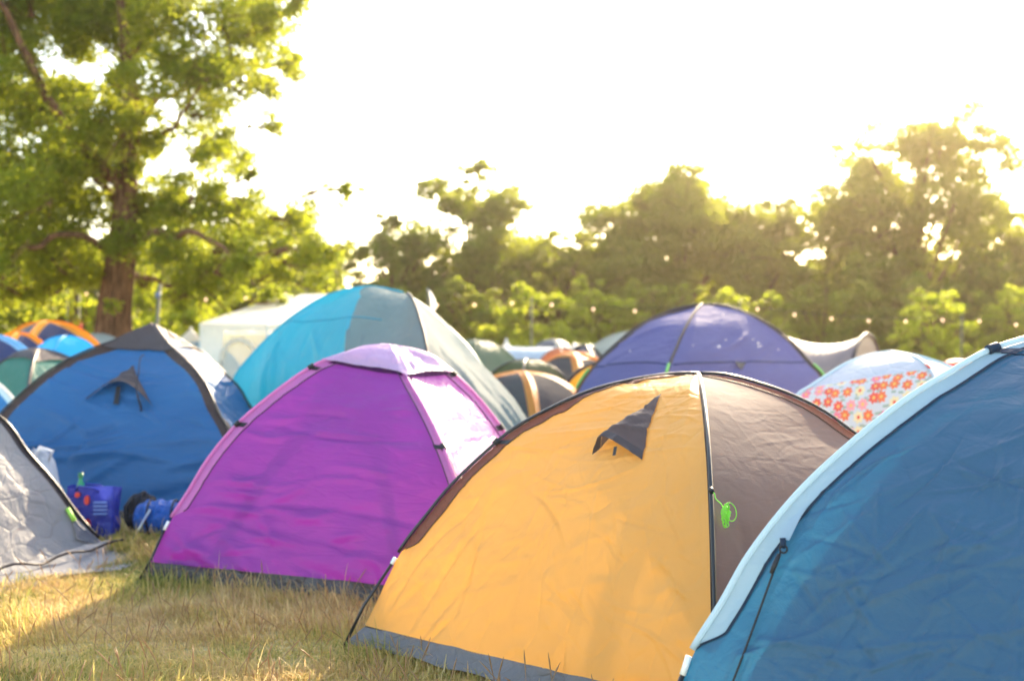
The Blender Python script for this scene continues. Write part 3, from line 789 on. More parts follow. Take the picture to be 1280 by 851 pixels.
# ------------------------------------------------------------------ smaller tents farther off
def small_dome(label, x, y, h, r, rot, panels, sleeve, sw, ts=.02, pole=DARKPOLE, capm=None, seedn=1, squash=1.0, skirt=None):
    feet = []
    for k in range(4):
        a = R(-180 + 90*k + rot - 16)
        feet.append((x + r*math.cos(a), y + r*squash*math.sin(a)))
    d = Dome('dome_tent', label, feet, (x, y, h), None, TENTS, sag=.0, disp=crumple(seedn, .008, 1.4, 2.6, .0, 0, big=.04), res=(34, 24))
    build_dome(d, panels, sleeve, sw, ts=ts, pole_mat=pole, pole_r=.014)
    if capm: cap(d, (.78,)*4, capm, off=.03, conc=.12, peak=.03, n=(10, 12))
    return d
# centre, between the silver tent and the violet one
small_dome('dark grey dome tent with peach orange sleeves beside the silver tent', .12, 14.6, 1.135, 1.25, 26, [BGGREY]*4, PEACH, (.16, .10, .16, .1), seedn=101, pole=None)
small_dome('dark grey dome tent with a wide peach orange crown left of the violet tent', .98, 19.0, 1.27, 1.3, 20, [BGGREY]*4, PEACH, (.13, .12, .13, .1), capm=PEACH, seedn=102, pole=None)
small_dome('olive green dome tent between the two grey and orange ones', .2, 16.9, 1.22, 1.0, 10, [OLIVE]*4, OLIVE, (.08,)*4, seedn=103)
small_dome('yellow dome tent with dark trim, mostly hidden behind the violet tent', 1.22, 16.0, 1.2, .9, 12, [YELLOW]*4, DKGREY, (.07,)*4, seedn=104)
small_dome('moss green dome tent peeping over the silver tent', -.58, 18.6, 1.50, 1.15, 20, [MOSS]*4, MOSS, (.1,)*4, seedn=105, pole=MOSS)
small_dome('small slate grey dome tent left of the violet tent', 1.32, 21.8, 1.41, .68, 30, [SLATE]*4, DKGREY, (.1, .05, .1, .1), seedn=106, squash=1.6)
small_dome('pale grey green dome tent rising behind the left of the violet tent', 2.3, 22.2, 1.66, 1.6, 5, [PALE]*4, PALE, (.08,)*4, seedn=107, pole=PALE)
small_dome('burnt orange dome tent far off beside the pale awning', 1.33, 32.5, 1.29, .95, 15, [ORRED]*4, ORRED, (.1,)*4, seedn=108)
small_dome('grey blue dome tent far off behind the burnt orange one', 1.28, 37.5, 1.52, 1.3, 35, [SLATE, PALE, PALE, SLATE], PALE, (.1,)*4, seedn=109)
small_dome('red dome tent right of the flower printed tent', 7.7, 20.5, 1.16, 1.25, 10, [RED]*4, RED, (.06,)*4, seedn=110)
small_dome('small pale dome tent far off just above the sleeve of the teal tent', 9.35, 23.5, 1.28, .75, 18, [PALE]*4, PALE, (.08,)*4, seedn=124)
# left, beyond the blue tent
small_dome('slate dome tent with broad amber sleeves in front of the big tree', -7.93, 20.5, 1.82, 1.6, 14, [SLATE, NAVY, SLATE, SLATE], AMBER, (.19, .13, .19, .14), seedn=111, pole=AMBER)
small_dome('navy dome tent with amber sleeve half hidden at far left', -7.66, 18.6, 1.605, 1.0, 20, [NAVY]*4, AMBER, (.10,)*4, seedn=112, pole=AMBER)
small_dome('navy dome tent with sky blue sleeves at the left edge', -6.9, 15.9, 1.56, 1.1, 18, [NAVY, NAVY, SKYBLUE, NAVY], SKYBLUE, (.12,)*4, seedn=113, pole=SKYBLUE)
d = small_dome('bright cyan dome tent with a lime strip beyond the blue tent', -6.39, 17.2, 1.55, 1.0, 16, [CYAN]*4, CYAN, (.05,)*4, seedn=114, pole=CYAN)
k = np.linspace(0, 1, 14)[None, :]
d.patch('lime_strip', LIMEF, 0, .15 + .8*k + np.zeros((3, 1)), np.array([[.52], [.58], [.64]]) + 0*k, .012)
small_dome('green dome tent with a grey fly cap behind the blue tent', -5.55, 14.1, 1.354, 1.15, 28, [GREEN]*4, DKGREY, (.06, .03, .06, .06), capm=CHAR, seedn=115)
small_dome('azure dome tent with a white sleeve at the left edge behind the grey one', -5.53, 12.1, 1.18, .85, 20, [CYAN, BLUE, CYAN, CYAN], WHITE, (.09,)*4, seedn=116, pole=WHITE)
small_dome('pale grey dome tent at the foot of the big tree', -8.35, 24.2, 1.62, 1.15, 20, [PALE]*4, PALE, (.08,)*4, seedn=117, pole=PALE)
small_dome('light blue dome tent under the white bell tent', -7.55, 29.2, 1.46, 1.25, 20, [PALEBLUE]*4, SKYBLUE, (.1,)*4, seedn=118, pole=SKYBLUE)

# mauve grey tunnel tent with a sagging back between its two hoops
def tunnel(name, label, h0, h1, mat, trim, sagz, n=34, m=40, seedn=3):
    """h0, h1: (centre x, y, half width vector x, y, height)"""
    root = thing(name, ((h0[0]+h1[0])/2, (h0[1]+h1[1])/2, 0), label, 'tent', TENTS)
    def hoop(h):
        a = np.linspace(0, np.pi, m)
        c = -np.cos(a); z = np.sin(a)**.8*h[4]
        return np.stack([h[0] + h[2]*c, h[1] + h[3]*c, z], 1)
    A, B = hoop(h0), hoop(h1)
    s = np.linspace(0, 1, n)[:, None, None]
    P = A[None]*(1-s) + B[None]*s
    sag = sagz*np.sin(np.pi*s[..., 0])
    mid = np.array([(h0[0]+h1[0])/2, (h0[1]+h1[1])/2, .2])
    zz = P[..., 2].copy()
    wr = .02*vnoise(s[..., 0]*2.0, np.linspace(0, 9, m)[None, :], seedn)
    P[..., 2] = zz*(1-sag) + wr*np.sin(np.pi*s[..., 0])
    uv = np.stack(np.meshgrid(np.linspace(0, 3, m), np.linspace(0, 2, n)), -1)
    np_mesh('fabric_panel', P.reshape(-1, 3), [grid_faces(n, m)], root, mat, uv.reshape(-1, 2))
    for H in (A, B):
        tube('tent_pole', H, .03, trim, root, 7)
        ce = np.array([H[:, 0].mean(), H[:, 1].mean(), 0])
        kk = np.linspace(0, 1, 8)[:, None, None]
        E = H[None]*(1-kk) + (H*np.array([.0, .0, 0]) + ce)[None]*kk
        np_mesh('end_panel', E.reshape(-1, 3), [grid_faces(8, m)], root, mat, np.stack(np.meshgrid(np.linspace(0, 2, m), np.linspace(0, 1, 8)), -1).reshape(-1, 2))
    return root
tunnel('tunnel_tent', 'mauve grey tunnel tent with a sagging back right of the violet tent', (3.5, 16.56, .4, 1.45, 1.707), (5.31, 17.94, .7, 1.38, 1.592), MAUVE, DKGREY, .13)
tunnel('tunnel_tent', 'long pale blue awning tent far off in the centre', (-.10, 34.2, .15, 1.1, 1.33), (1.62, 34.6, .15, 1.1, 1.33), PALEBLUE, WHITE, .03)
tunnel('tunnel_tent', 'pale grey tunnel tent far off left of the violet tent', (1.75, 33.5, .15, 1.0, 1.42), (2.5, 33.6, .15, 1.0, 1.45), PALE, WHITE, .04)

def bell(label, x, y, h, r, mat):
    root = thing('bell_tent', (x, y, 0), label, 'tent', TENTS)
    a = np.linspace(0, 2*np.pi, 41)[:-1]
    rows = []
    for rr, z in ((r*.98, 0), (r, .55*h*.6), (r*.62, h*.62), (r*.3, h*.83), (.02, h)):
        w = 1 + .02*np.cos(a*10)
        rows.append(np.stack([x + rr*w*np.cos(a), y + rr*w*np.sin(a), 0*a + z], 1))
    V = np.array(rows)
    np_mesh('fabric_panel', V.reshape(-1, 3), [grid_faces(5, 40, True)], root, mat, np.zeros((200, 2)) + np.stack([np.tile(a, 5), np.repeat(np.arange(5), 40)*.5], 1))
    tube('tent_pole', [(x, y, 0), (x, y, h+.06)], .03, WHITEPL, root, 6)
bell('white pointed bell tent left of the gazebo', -9.1, 34, 1.82, 1.15, WHITE)
bell('small white pointed tent far off in the centre', -.17, 36, 1.50, .55, WHITE)

# ------------------------------------------------------------------ white gazebo
ROOFW = fabric('white_gazebo_roof', (.84, .85, .86), .3, (.88, .88, .87), .6, .2, bump=.2, crease=.1)
gz = thing('gazebo', (-5.1, 29.6, 0), 'white party gazebo with clear window sheets behind the blue tent', 'gazebo')
c4 = [np.array(v, float) for v in ((-7.26, 28.0), (-2.9, 29.0), (-4.9, 37.4), (-9.3, 36.4))]
ze = 1.90; rz0, rz1 = np.array([-6.2, 32.5, 2.72]), np.array([-4.84, 32.7, 2.78])
CLEAR = fabric('clear_vinyl', (.75, .77, .78), .3, None, .2, .6, bump=.5, scale=.8, transp=.62)
def quadpatch(name, a, b, c, dd, mat, sag=0, n=16, drop=0):
    k = np.linspace(0, 1, n)
    u, v = np.meshgrid(k, k)
    a, b, c, dd = (np.array(x, float) for x in (a, b, c, dd))
    P = (a*((1-u)*(1-v))[..., None] + b*(u*(1-v))[..., None] + c*(u*v)[..., None] + dd*((1-u)*v)[..., None])
    P[..., 2] -= sag*np.sin(np.pi*u)*np.sin(np.pi*np.clip(v, 0, 1))**.5 + .012*vnoise(u*6, v*6, 12)
    P[..., 1] += .02*vnoise(u*9, v*2, 14)
    w, h = np.linalg.norm(b-a), np.linalg.norm(dd-a)
    return np_mesh(name, P.reshape(-1, 3), [grid_faces(n, n)], gz, mat, np.stack([u*w, v*h], -1).reshape(-1, 2))
e = [np.array([*c, ze]) for c in c4]
quadpatch('roof_panel', e[0], e[1], rz1, rz0, ROOFW, .06)
quadpatch('roof_panel', e[1], e[2], rz1, rz1 + [0, .01, 0], ROOFW, .05)
quadpatch('roof_panel', e[2], e[3], rz0, rz1, ROOFW, .06)
quadpatch('roof_panel', e[3], e[0], rz0, rz0 + [0, .01, 0], ROOFW, .05)
for i in range(4):
    a, b = e[i], e[(i+1) % 4]; n = 40; k = np.linspace(0, 1, n)
    top = a*(1-k)[:, None] + b*k[:, None]; bot = top.copy(); bot[:, 2] -= .17 + .035*np.abs(np.sin(k*np.pi*8))
    np_mesh('valance', np.concatenate([top, bot]), [grid_faces(2, n)], gz, ROOFW, np.tile(np.stack([k*4, 0*k], 1), (2, 1)))
mid = c4[0]*.66 + c4[1]*.34
for p in (*c4, mid):
    tube('leg', [(p[0], p[1], -.02), (p[0], p[1], ze+.01)], .035, WHITEPL, gz, 8)
z0, z1 = .05, ze-.15
quadpatch('side_sheet', (*c4[0], z0), (*(c4[0]*.72+mid*.28), z0), (*(c4[0]*.66+mid*.34), z1), (*c4[0], z1), ROOFW)
quadpatch('window_sheet', (*(c4[0]*.7+mid*.3), .55), (*mid, .45), (*mid, z1), (*(c4[0]*.66+mid*.34), z1), CLEAR)
quadpatch('side_sheet', (*(mid*.82+c4[1]*.18), .6), (*c4[1], z0), (*c4[1], z1), (*(mid*.8+c4[1]*.2), z1), ROOFW)
quadpatch('window_sheet', (*c4[3], z0), (*c4[2], z0), (*c4[2], z1), (*c4[3], z1), CLEAR)
a = np.linspace(-.2, np.pi+.2, 24)
cx = c4[0]*.42 + mid*.58
dirx = np.array([.975, .22])
tube('tied_curtain', [(cx[0]+.42*math.cos(t)*dirx[0], cx[1]-.05+.42*math.cos(t)*dirx[1], .95+.55*math.sin(t)) for t in a], .05, WHITE, gz, 8)

# ------------------------------------------------------------------ festoon lights and posts
GLOW = bpy.data.materials.new('festoon_bulb'); GLOW.use_nodes = True
pb = GLOW.node_tree.nodes['Principled BSDF']
pb.inputs['Emission Color'].default_value = (1, .55, .25, 1); pb.inputs['Emission Strength'].default_value = .9
posts = [(-25.5, 36.0, 2.75), (-13.0, 35.0, 3.02), (-6.02, 35.0, 3.0), (.55, 35.0, 2.72), (6.62, 35.0, 2.60), (13.1, 35.0, 2.22), (19.5, 35, 2.2)]
POSTM = plain('grey_timber_post', (.10, .10, .06), .7)
cues = ['beyond the left edge', 'near the red fire point board', 'behind the gazebo', 'in the centre between tents', 'behind the violet tent', 'right of the bright green tree', 'beyond the right edge']
for (x, y, z), c in zip(posts, cues):
    o = tube('festoon_post', [(x, y+.02, -.05), (x+.02, y, z+.03)], .03, POSTM, None, 8)
    tag(o, 'slim grey festoon light post standing ' + c, 'post', 'posts carrying the festoon lights')
def ico(c, r, n=8):
    th = np.linspace(.05, np.pi-.05, 6); ph = np.linspace(0, 2*np.pi, n, endpoint=False)
    V = np.array([[c[0]+r*math.sin(t)*math.cos(p), c[1]+r*math.sin(t)*math.sin(p), c[2]+r*1.2*math.cos(t)] for t in th for p in ph])
    return V, [grid_faces(6, n, True), np.arange(n)[None, ::-1], (np.arange(n)+5*n)[None, :]]
spancue = ['across the left edge under the big tree', 'from the big tree to the gazebo', 'from the gazebo to the centre post', 'over the violet tent', 'right of the violet tent', 'at the right edge']
for i in range(len(posts)-1):
    a, b = np.array(posts[i]), np.array(posts[i+1])
    fs = thing('festoon_lights', tuple(a), 'string of warm festoon bulbs hung ' + spancue[i], 'string lights', 'strings of festoon bulbs')
    L_ = np.linalg.norm(b-a); n = 30; k = np.linspace(0, 1, n)
    sagv = .016*L_ + .12
    P = a*(1-k)[:, None] + b*k[:, None]; P[:, 2] -= sagv*4*k*(1-k)
    tube('cable', P, .008, BLACK, fs, 5)
    nb = max(4, int(round(L_/1.13)))
    me0 = None
    for j in range(nb):
        kk = (j+.5)/nb; p = a*(1-kk) + b*kk; p[2] -= sagv*4*kk*(1-kk) + .09
        if me0 is None:
            V, F = ico((0, 0, 0), .03)
            o = np_mesh('bulb', V + a, F, fs, GLOW); me0 = o.data
            s0 = tube('lamp_holder', [tuple(a + [0, 0, .04]), tuple(a + [0, 0, .095])], .02, BLACK, o, 6); me1 = s0.data
        else:
            o = link_mesh('bulb', me0, fs); s0 = link_mesh('lamp_holder', me1, o)
        o.location = p - a
# tilted pole behind the blue tent
o = thing('flag_pole', (-6.1, 20.5, 0), 'thin tilted grey pole rising behind the blue tent', 'pole')
tube('shaft', [(-6.18, 20.5, -.05), (-6.02, 20.5, 2.46)], .032, POSTM, o, 8)
tube('clamp', [(-6.045, 20.47, 2.22), (-6.035, 20.47, 2.32)], .05, plain('blue_grey_clamp', (.1, .13, .2), .5), o, 8)
o = thing('flag_pole', (-1.26, 18, 0), 'short pole tied with a white rag above the silver tent', 'pole')
tube('shaft', [(-1.27, 18, -.05), (-1.255, 18, 2.3)], .018, POSTM, o, 6)
k = np.linspace(0, 1, 12)
V = np.stack([np.stack([-1.255 - .02 + .06*np.sin(k*2.2), 18 - .03 + .02*np.sin(k*7), 2.27 - .33*k], 1),
              np.stack([-1.255 + .03 + .09*np.sin(k*2.2), 18 - .02 + .03*np.cos(k*6), 2.25 - .30*k], 1)], 0)
np_mesh('white_rag', V.reshape(-1, 3), [grid_faces(2, 12)], o, WHITE, np.zeros((24, 2)))
# red fire point board on its post
o = thing('fire_point', (-11.2, 31, 0), 'red fire point board on a post left of the big tree', 'sign')
tube('post', [(-11.22, 31, -.05), (-11.22, 31, 2.7)], .06, POSTM, o, 8)
Acc().box((-11.2, 30.9, 1.83), (.26, .05, .40)).build('red_board', plain('red_paint', (.5, .03, .03), .5), o, False)

# ------------------------------------------------------------------ luggage in front of the blue tent
BAGB = fabric('woven_blue_plastic', (.03, .05, .36), .2, (.04, .06, .5), .35, .5, bump=.5, crease=.4, scale=2.5)
bag = thing('shopping_bag', (-3.17, 9.05, 0), 'tall deep blue shopping bag with red spots beside the grey tent', 'bag')
def bag_side(z0, z1, n=30, m=12, w=.36, dp=.19):
    z = np.linspace(0, 1, m)[:, None]
    c = np.array([[-1, -1], [1, -1], [1, 1], [-1, 1], [-1, -1]], float)
    s = np.linspace(0, 4, n+1)[:-1]; i = s.astype(int); f = (s-i)[:, None]
    ring_ = c[i]*(1-f) + c[i+1]*f
    X = ring_[None, :, 0]*(w/2)*(1 + .10*z*0 + .03*np.sin(z*5+1)) + .012*vnoise(s[None]*2, z*4, 3)
    Y = ring_[None, :, 1]*(dp/2)*(1 - .25*z) + .014*vnoise(s[None]*2+5, z*4, 4)
    Z = z0 + (z1-z0)*z + .012*np.sin(s[None]*2.2)*z
    return np.stack([X-3.17+.02*z, Y+9.05, Z+0*X], -1)
V = bag_side(.0, .40)
np_mesh('bag_body', V.reshape(-1, 3), [grid_faces(12, 30, True), np.arange(30)[None, ::-1]], bag, BAGB, np.stack([np.tile(np.linspace(0, 1, 30), 12), np.repeat(np.linspace(0, .4, 12), 30)], 1))
REDP = plain('red_print', (.65, .06, .04), .5); PALEP = plain('pale_blue_print', (.16, .26, .6), .5)
for x, z, rx, rz_ in ((-.10, .21, .035, .045), (.0, .12, .026, .05), (.0, .31, .018, .035), (-.07, .35, .018, .02)):
    a = np.linspace(0, 2*np.pi, 14, endpoint=False)
    V = np.stack([-3.17 + x + rx*np.cos(a), np.full(14, 8.938), z + rz_*np.sin(a)], 1)
    V = np.concatenate([V, V + [0, .03, 0]])
    np_mesh('printed_spot', V, [np.arange(14)[None], grid_faces(2, 14, True)], bag, REDP, smooth=False)
for k in range(4):
    Acc().box((-3.07, 8.952, .21 + .028*k), (.10, .03, .012)).build('printed_line', PALEP, bag, False)
for s in (-1, 1):
    tube('bag_handle', [(-3.26, 9.05+s*.07, .38), (-3.24, 9.05+s*.08, .41), (-3.14, 9.05+s*.09, .40), (-3.09, 9.05+s*.07, .37)], .010, BAGB, bag, 6)
bt = thing('bottle', (-3.245, 9.03, .05), 'green plastic bottle standing in the blue shopping bag', 'bottle')
BG = plain('green_plastic', (.02, .30, .12), .15)
a = np.linspace(0, 2*np.pi, 18, endpoint=False)
rows = [(.0, .06), (.038, .06), (.040, .09), (.040, .28), (.036, .33), (.020, .385), (.014, .40), (.014, .425)]
V = np.array([[-3.245 + r*math.cos(t), 9.03 + r*math.sin(t), z + .05] for r, z in rows for t in a])
np_mesh('bottle_body', V, [grid_faces(len(rows), 18, True)], bt, BG)
rows = [(.019, .42), (.019, .455), (.0, .457)]
V = np.array([[-3.245 + r*math.cos(t), 9.03 + r*math.sin(t), z + .05] for r, z in rows for t in a])
np_mesh('bottle_cap', V, [grid_faces(3, 18, True)], bt, plain('dark_green_cap', (.01, .16, .05), .35))

def lumpy(c, size, seedn, amp=.12, n=40, freq=2.5, squeeze=None):
    th = np.linspace(0, np.pi, n)[:, None]; ph = np.linspace(0, 2*np.pi, n*2, endpoint=False)[None, :]
    r = 1 + amp*vnoise(np.cos(ph)*freq + th*2, np.sin(ph)*freq + th*1.5, seedn) + amp*.4*vnoise(np.cos(ph)*freq*3 + th*5, np.sin(ph)*freq*3, seedn+1)
    x = r*np.sin(th)*np.cos(ph); y = r*np.sin(th)*np.sin(ph); z = r*np.cos(th) + 0*ph
    if squeeze: x, y, z = squeeze(x, y, z)
    V = np.stack([c[0] + size[0]*x, c[1] + size[1]*y, c[2] + size[2]*z], -1)
    V[..., 2] = np.maximum(V[..., 2], .0)
    return V, n, n*2
wb = thing('carrier_bag', (-3.72, 9.38, 0), 'thin white carrier bag bulging behind the edge of the grey tent', 'bag')
V, n, m = lumpy((-3.74, 9.38, .32), (.22, .14, .31), 21, .12, squeeze=lambda x, y, z: (x*(1-.15*z), y, z))
PLASTICW = fabric('thin_white_plastic', (.72, .75, .80), .5, None, .3, .5, bump=.8, crease=.6, scale=3, transp=.12)
np_mesh('bag_body', V.reshape(-1, 3), [grid_faces(n, m, True)], wb, PLASTICW, np.stack([np.tile(np.linspace(0, 1, m), n), np.repeat(np.linspace(0, .6, n), m)], 1))
tube('bag_handle', [(-3.62, 9.35, .53), (-3.57, 9.32, .64), (-3.66, 9.31, .67), (-3.74, 9.34, .56)], .018, PLASTICW, wb, 7)
sb = thing('sleeping_bag', (-2.63, 9.05, 0), 'rolled bright blue sleeping bag lying by the purple tent', 'sleeping bag')
QUILT = fabric('quilted_blue_nylon', (.02, .14, .55), .3, (.03, .2, .7), .3, .6, bump=.8, crease=.7, scale=4)
th = np.linspace(0, 2*np.pi, 36, endpoint=False)[None, :]; s = np.linspace(0, 1, 34)[:, None]
rr = .125*np.sqrt(np.clip(1-(2*s-1)**6, 0, 1))*(1 + .06*np.sin(s*np.pi*10)) + .008*vnoise(s*12, np.cos(th)*3+np.sin(th)*2, 4)*np.sin(np.pi*s)
V = np.stack([-2.87 + .46*s + .0*th, 9.12 - .10*s + rr*np.cos(th), .15 + .02*np.sin(s*3) + rr*np.sin(th)], -1)
np_mesh('bag_roll', V.reshape(-1, 3), [grid_faces(34, 36, True), np.arange(36)[None, ::-1], (np.arange(36)+33*36)[None]], sb, QUILT, np.stack([np.tile(np.linspace(0, .8, 36), 34), np.repeat(np.linspace(0, .5, 34), 36)], 1))
for s_ in (.3, .72):
    a = np.linspace(0, 2*np.pi, 30)
    tube('tie_strap', np.stack([np.full(30, -2.87+.46*s_), 9.12-.10*s_+.132*np.cos(a), .15+.02*math.sin(s_*3)+.132*np.sin(a)], 1), .007, BLACK, sb, 6)
bp = thing('backpack', (-2.90, 9.30, 0), 'dark backpack slumped between the blue tent and the sleeping bag', 'backpack')
DKN = fabric('black_nylon', (.018, .018, .024), .05, None, .5, .4, bump=.7, crease=.5, scale=2)
V, n, m = lumpy((-2.87, 9.34, .15), (.12, .11, .16), 51, .16)
np_mesh('pack_body', V.reshape(-1, 3), [grid_faces(n, m, True)], bp, DKN, np.stack([np.tile(np.linspace(0, 1, m), n), np.repeat(np.linspace(0, .6, n), m)], 1))
V, n, m = lumpy((-2.88, 9.23, .10), (.08, .05, .07), 53, .12, 20)
np_mesh('front_pocket', V.reshape(-1, 3), [grid_faces(n, m, True)], bp, DKN, np.zeros((n*m, 2)))
tube('shoulder_strap', [(-2.93, 9.27, .29), (-2.97, 9.22, .22), (-2.96, 9.21, .12), (-2.92, 9.22, .05)], .018, BLACK, bp, 7)
o = tube('walking_stick', [(-2.83, 8.90, -.01), (-2.70, 8.96, .24)], .011, STEEL, None, 8)
tag(o, 'thin metal stick leaning on the blue sleeping bag', 'stick')

# ------------------------------------------------------------------ trees
def bark_mat():
    m, nt, N, L = new_mat('bark')
    tc = N.new('ShaderNodeTexCoord'); mp = N.new('ShaderNodeMapping'); mp.inputs['Scale'].default_value = (7, 7, 1.2)
    n = N.new('ShaderNodeTexNoise'); n.inputs['Scale'].default_value = 2; n.inputs['Detail'].default_value = 6; n.inputs['Roughness'].default_value = .65
    L.new(tc.outputs['Object'], mp.inputs[0]); L.new(mp.outputs[0], n.inputs['Vector'])
    cr = N.new('ShaderNodeValToRGB'); cr.color_ramp.elements[0].position = .38; cr.color_ramp.elements[0].color = (.06, .03, .018, 1)
    cr.color_ramp.elements[1].position = .66; cr.color_ramp.elements[1].color = (.25, .125, .07, 1)
    L.new(n.outputs['Fac'], cr.inputs[0])
    pb = N.new('ShaderNodeBsdfPrincipled'); pb.inputs['Roughness'].default_value = .9; pb.inputs['Specular IOR Level'].default_value = .2
    L.new(cr.outputs[0], pb.inputs['Base Color'])
    b = N.new('ShaderNodeBump'); b.inputs['Strength'].default_value = 1; b.inputs['Distance'].default_value = .05
    L.new(n.outputs['Fac'], b.inputs['Height']); L.new(b.outputs[0], pb.inputs['Normal'])
    out = N.new('ShaderNodeOutputMaterial'); L.new(pb.outputs[0], out.inputs[0])
    return m
BARK = bark_mat()
LEAF_OAK = leaf_mat('oak_leaf', (.06, .10, .012), (.12, .15, .018), (.27, .36, .02), (.56, .57, .035), .6)
LEAF_DARK = leaf_mat('dark_leaf', (.04, .065, .014), (.075, .095, .02), (.20, .28, .02), (.40, .42, .03), .55)
LEAF_MID = leaf_mat('mid_leaf', (.05, .08, .014), (.095, .115, .02), (.28, .37, .02), (.52, .54, .035), .55)
LEAF_YEL = leaf_mat('yellow_green_leaf', (.07, .10, .012), (.13, .15, .02), (.38, .50, .015), (.66, .68, .04), .6)

def leaves(name, C, size, rng, mat, parent, droop=.25):
    """C (N,3) leaf bases; every leaf a folded rhombus of its own"""
    n = len(C)
    d = rng.normal(size=(n, 3)); d[:, 2] = d[:, 2]*.6 - droop; d /= np.linalg.norm(d, axis=1)[:, None]
    r = rng.normal(size=(n, 3)); b = np.cross(d, r); b /= np.linalg.norm(b, axis=1)[:, None]
    nn = np.cross(d, b)
    s = size*rng.uniform(.6, 1.35, (n, 1))
    V = np.empty((n, 4, 3))
    V[:, 0] = C - d*s*.5; V[:, 2] = C + d*s*.5
    V[:, 1] = C + b*s*.30 + nn*s*.08; V[:, 3] = C - b*s*.30 + nn*s*.08
    uv = np.repeat(rng.uniform(0, 1, (n, 1, 2)), 4, 1)
    uv[..., 0] = np.clip(uv[..., 0]*.75 + .25*(np.sin(C[:, None, 0]*1.3)*np.sin(C[:, None, 1]*1.1+C[:, None, 2]*1.7)*.5+.5), 0, 1)
    F = np.arange(n*4).reshape(n, 4)
    return np_mesh(name, V.reshape(-1, 3), [F], parent, mat, uv.reshape(-1, 2), smooth=False)

def lobes_to_points(lobes, rng, per_area, flat=.7, clump=.33, nclump=None):
    out = []
    for c, r in lobes:
        k = nclump or max(6, int(14*(r/1.0)**1.2))
        dirs = rng.normal(size=(k, 3)); dirs /= np.linalg.norm(dirs, axis=1)[:, None]
        cc = np.array(c) + dirs*(r*rng.uniform(.35, 1.0, (k, 1)))*np.array([1, 1, .8])
        n = int(per_area*r*r/k)
        p = rng.normal(size=(k, n, 3)); p /= np.linalg.norm(p, axis=2)[..., None]
        p *= rng.uniform(0, 1, (k, n, 1))**.5 * (clump*r)*rng.uniform(.7, 1.35, (k, 1, 1))
        p[..., 2] *= flat
        out.append((cc[:, None] + p).reshape(-1, 3))
    return np.concatenate(out)

# the big oak on the left, 28 m away
OX, OY = -9.33, 28.0
def op(px, py, dy=0.0):
    "sketch units: 1 = 18.7 mm, origin at the top left of the sketch the oak was laid out on"
    return np.array([(px-640)*.01867, OY + dy, (425.5-py)*.01867 + 1.5])
oak = thing('oak_tree', (OX, OY, 0), 'huge old oak with a thick brown trunk and spreading limbs on the left', 'tree')
tr = [(136, 510, 46), (140, 470, 31), (141, 425, 26), (143, 390, 24), (149, 345, 20), (154, 305, 17), (158, 250, 14.5), (160, 200, 12.5), (165, 140, 9), (157, 60, 6.5), (150, -20, 4.5), (160, -110, 2)]
P = chaikin_resample(np.array([op(x, y) for x, y, w in tr]), 60)
w = np.interp(np.linspace(0, 1, 60), np.linspace(0, 1, len(tr)), [w for *_, w in tr])*.0146
V, F = tube_arrays(P, w, 28)
ang = np.arctan2(V[:, 1]-OY, V[:, 0]-np.repeat(P[:, 0], 28))
V[:, :2] += ((V - np.repeat(P, 28, 0))[:, :2])*((.10*np.sin(ang*5+V[:, 2]*.8)+.06*np.sin(ang*11-V[:, 2]))*np.clip(1.5-V[:, 2]/5, .2, 1))[:, None]
np_mesh('trunk', V, F, oak, BARK)
limbs = [
 [(157,238,0,10),(130,200,-.6,8.5),(100,165,-1.2,7),(70,100,-1.6,5.5),(45,30,-1.8,4),(20,-60,-2,2)],
 [(162,192,0,8),(180,130,.5,6.5),(202,105,.9,5.5),(238,90,1.2,4.5),(290,95,1.4,2.5),(335,80,1.5,1.2)],
 [(154,250,0,8),(100,215,.8,6.5),(50,190,1.4,5),(0,170,1.8,3.5),(-70,150,2,2)],
 [(154,318,0,9),(185,305,-.8,7),(222,300,-1.4,5.5),(268,302,-1.9,4),(330,330,-2.3,2.2),(395,322,-2.6,1)],
 [(161,205,0,6),(200,180,-1,4.8),(240,178,-1.6,3.5),(268,150,-2,2.2),(300,120,-2.2,1)],
 [(158,262,0,6),(210,265,1,4.5),(245,270,1.6,3.5),(268,296,2,2)],
 [(151,312,0,7),(110,300,-1,5.5),(60,318,-1.8,4),(0,330,-2.4,2.5),(-60,320,-2.8,1)],
 [(157,70,0,5),(200,20,.6,4),(245,-40,1,2.5),(270,-90,1,1)],
 [(150,335,0,6),(175,350,1.6,4.5),(240,345,2.4,3),(300,352,2.8,1.5)],
 [(158,258,0,6),(190,240,1.6,4),(270,235,2.4,2.6),(350,258,2.6,1.4),(405,240,2.8,.8)],
 [(148,345,0,6),(120,325,2,4.5),(70,300,3,3),(20,280,3.6,1.5)]]
for L_ in limbs:
    P = chaikin_resample(np.array([op(x, y, dy) for x, y, dy, w in L_]), 40)
    P[1:, :] += .10*np.stack([vnoise(np.arange(1, 40)*.30, np.full(39, i*3.1), 9) for i in range(3)], 1)
    w = np.interp(np.linspace(0, 1, 40), np.linspace(0, 1, len(L_)), [q[3] for q in L_])*.0146
    tube('branch', P, w, BARK, oak, 10)
rng = np.random.default_rng(3)
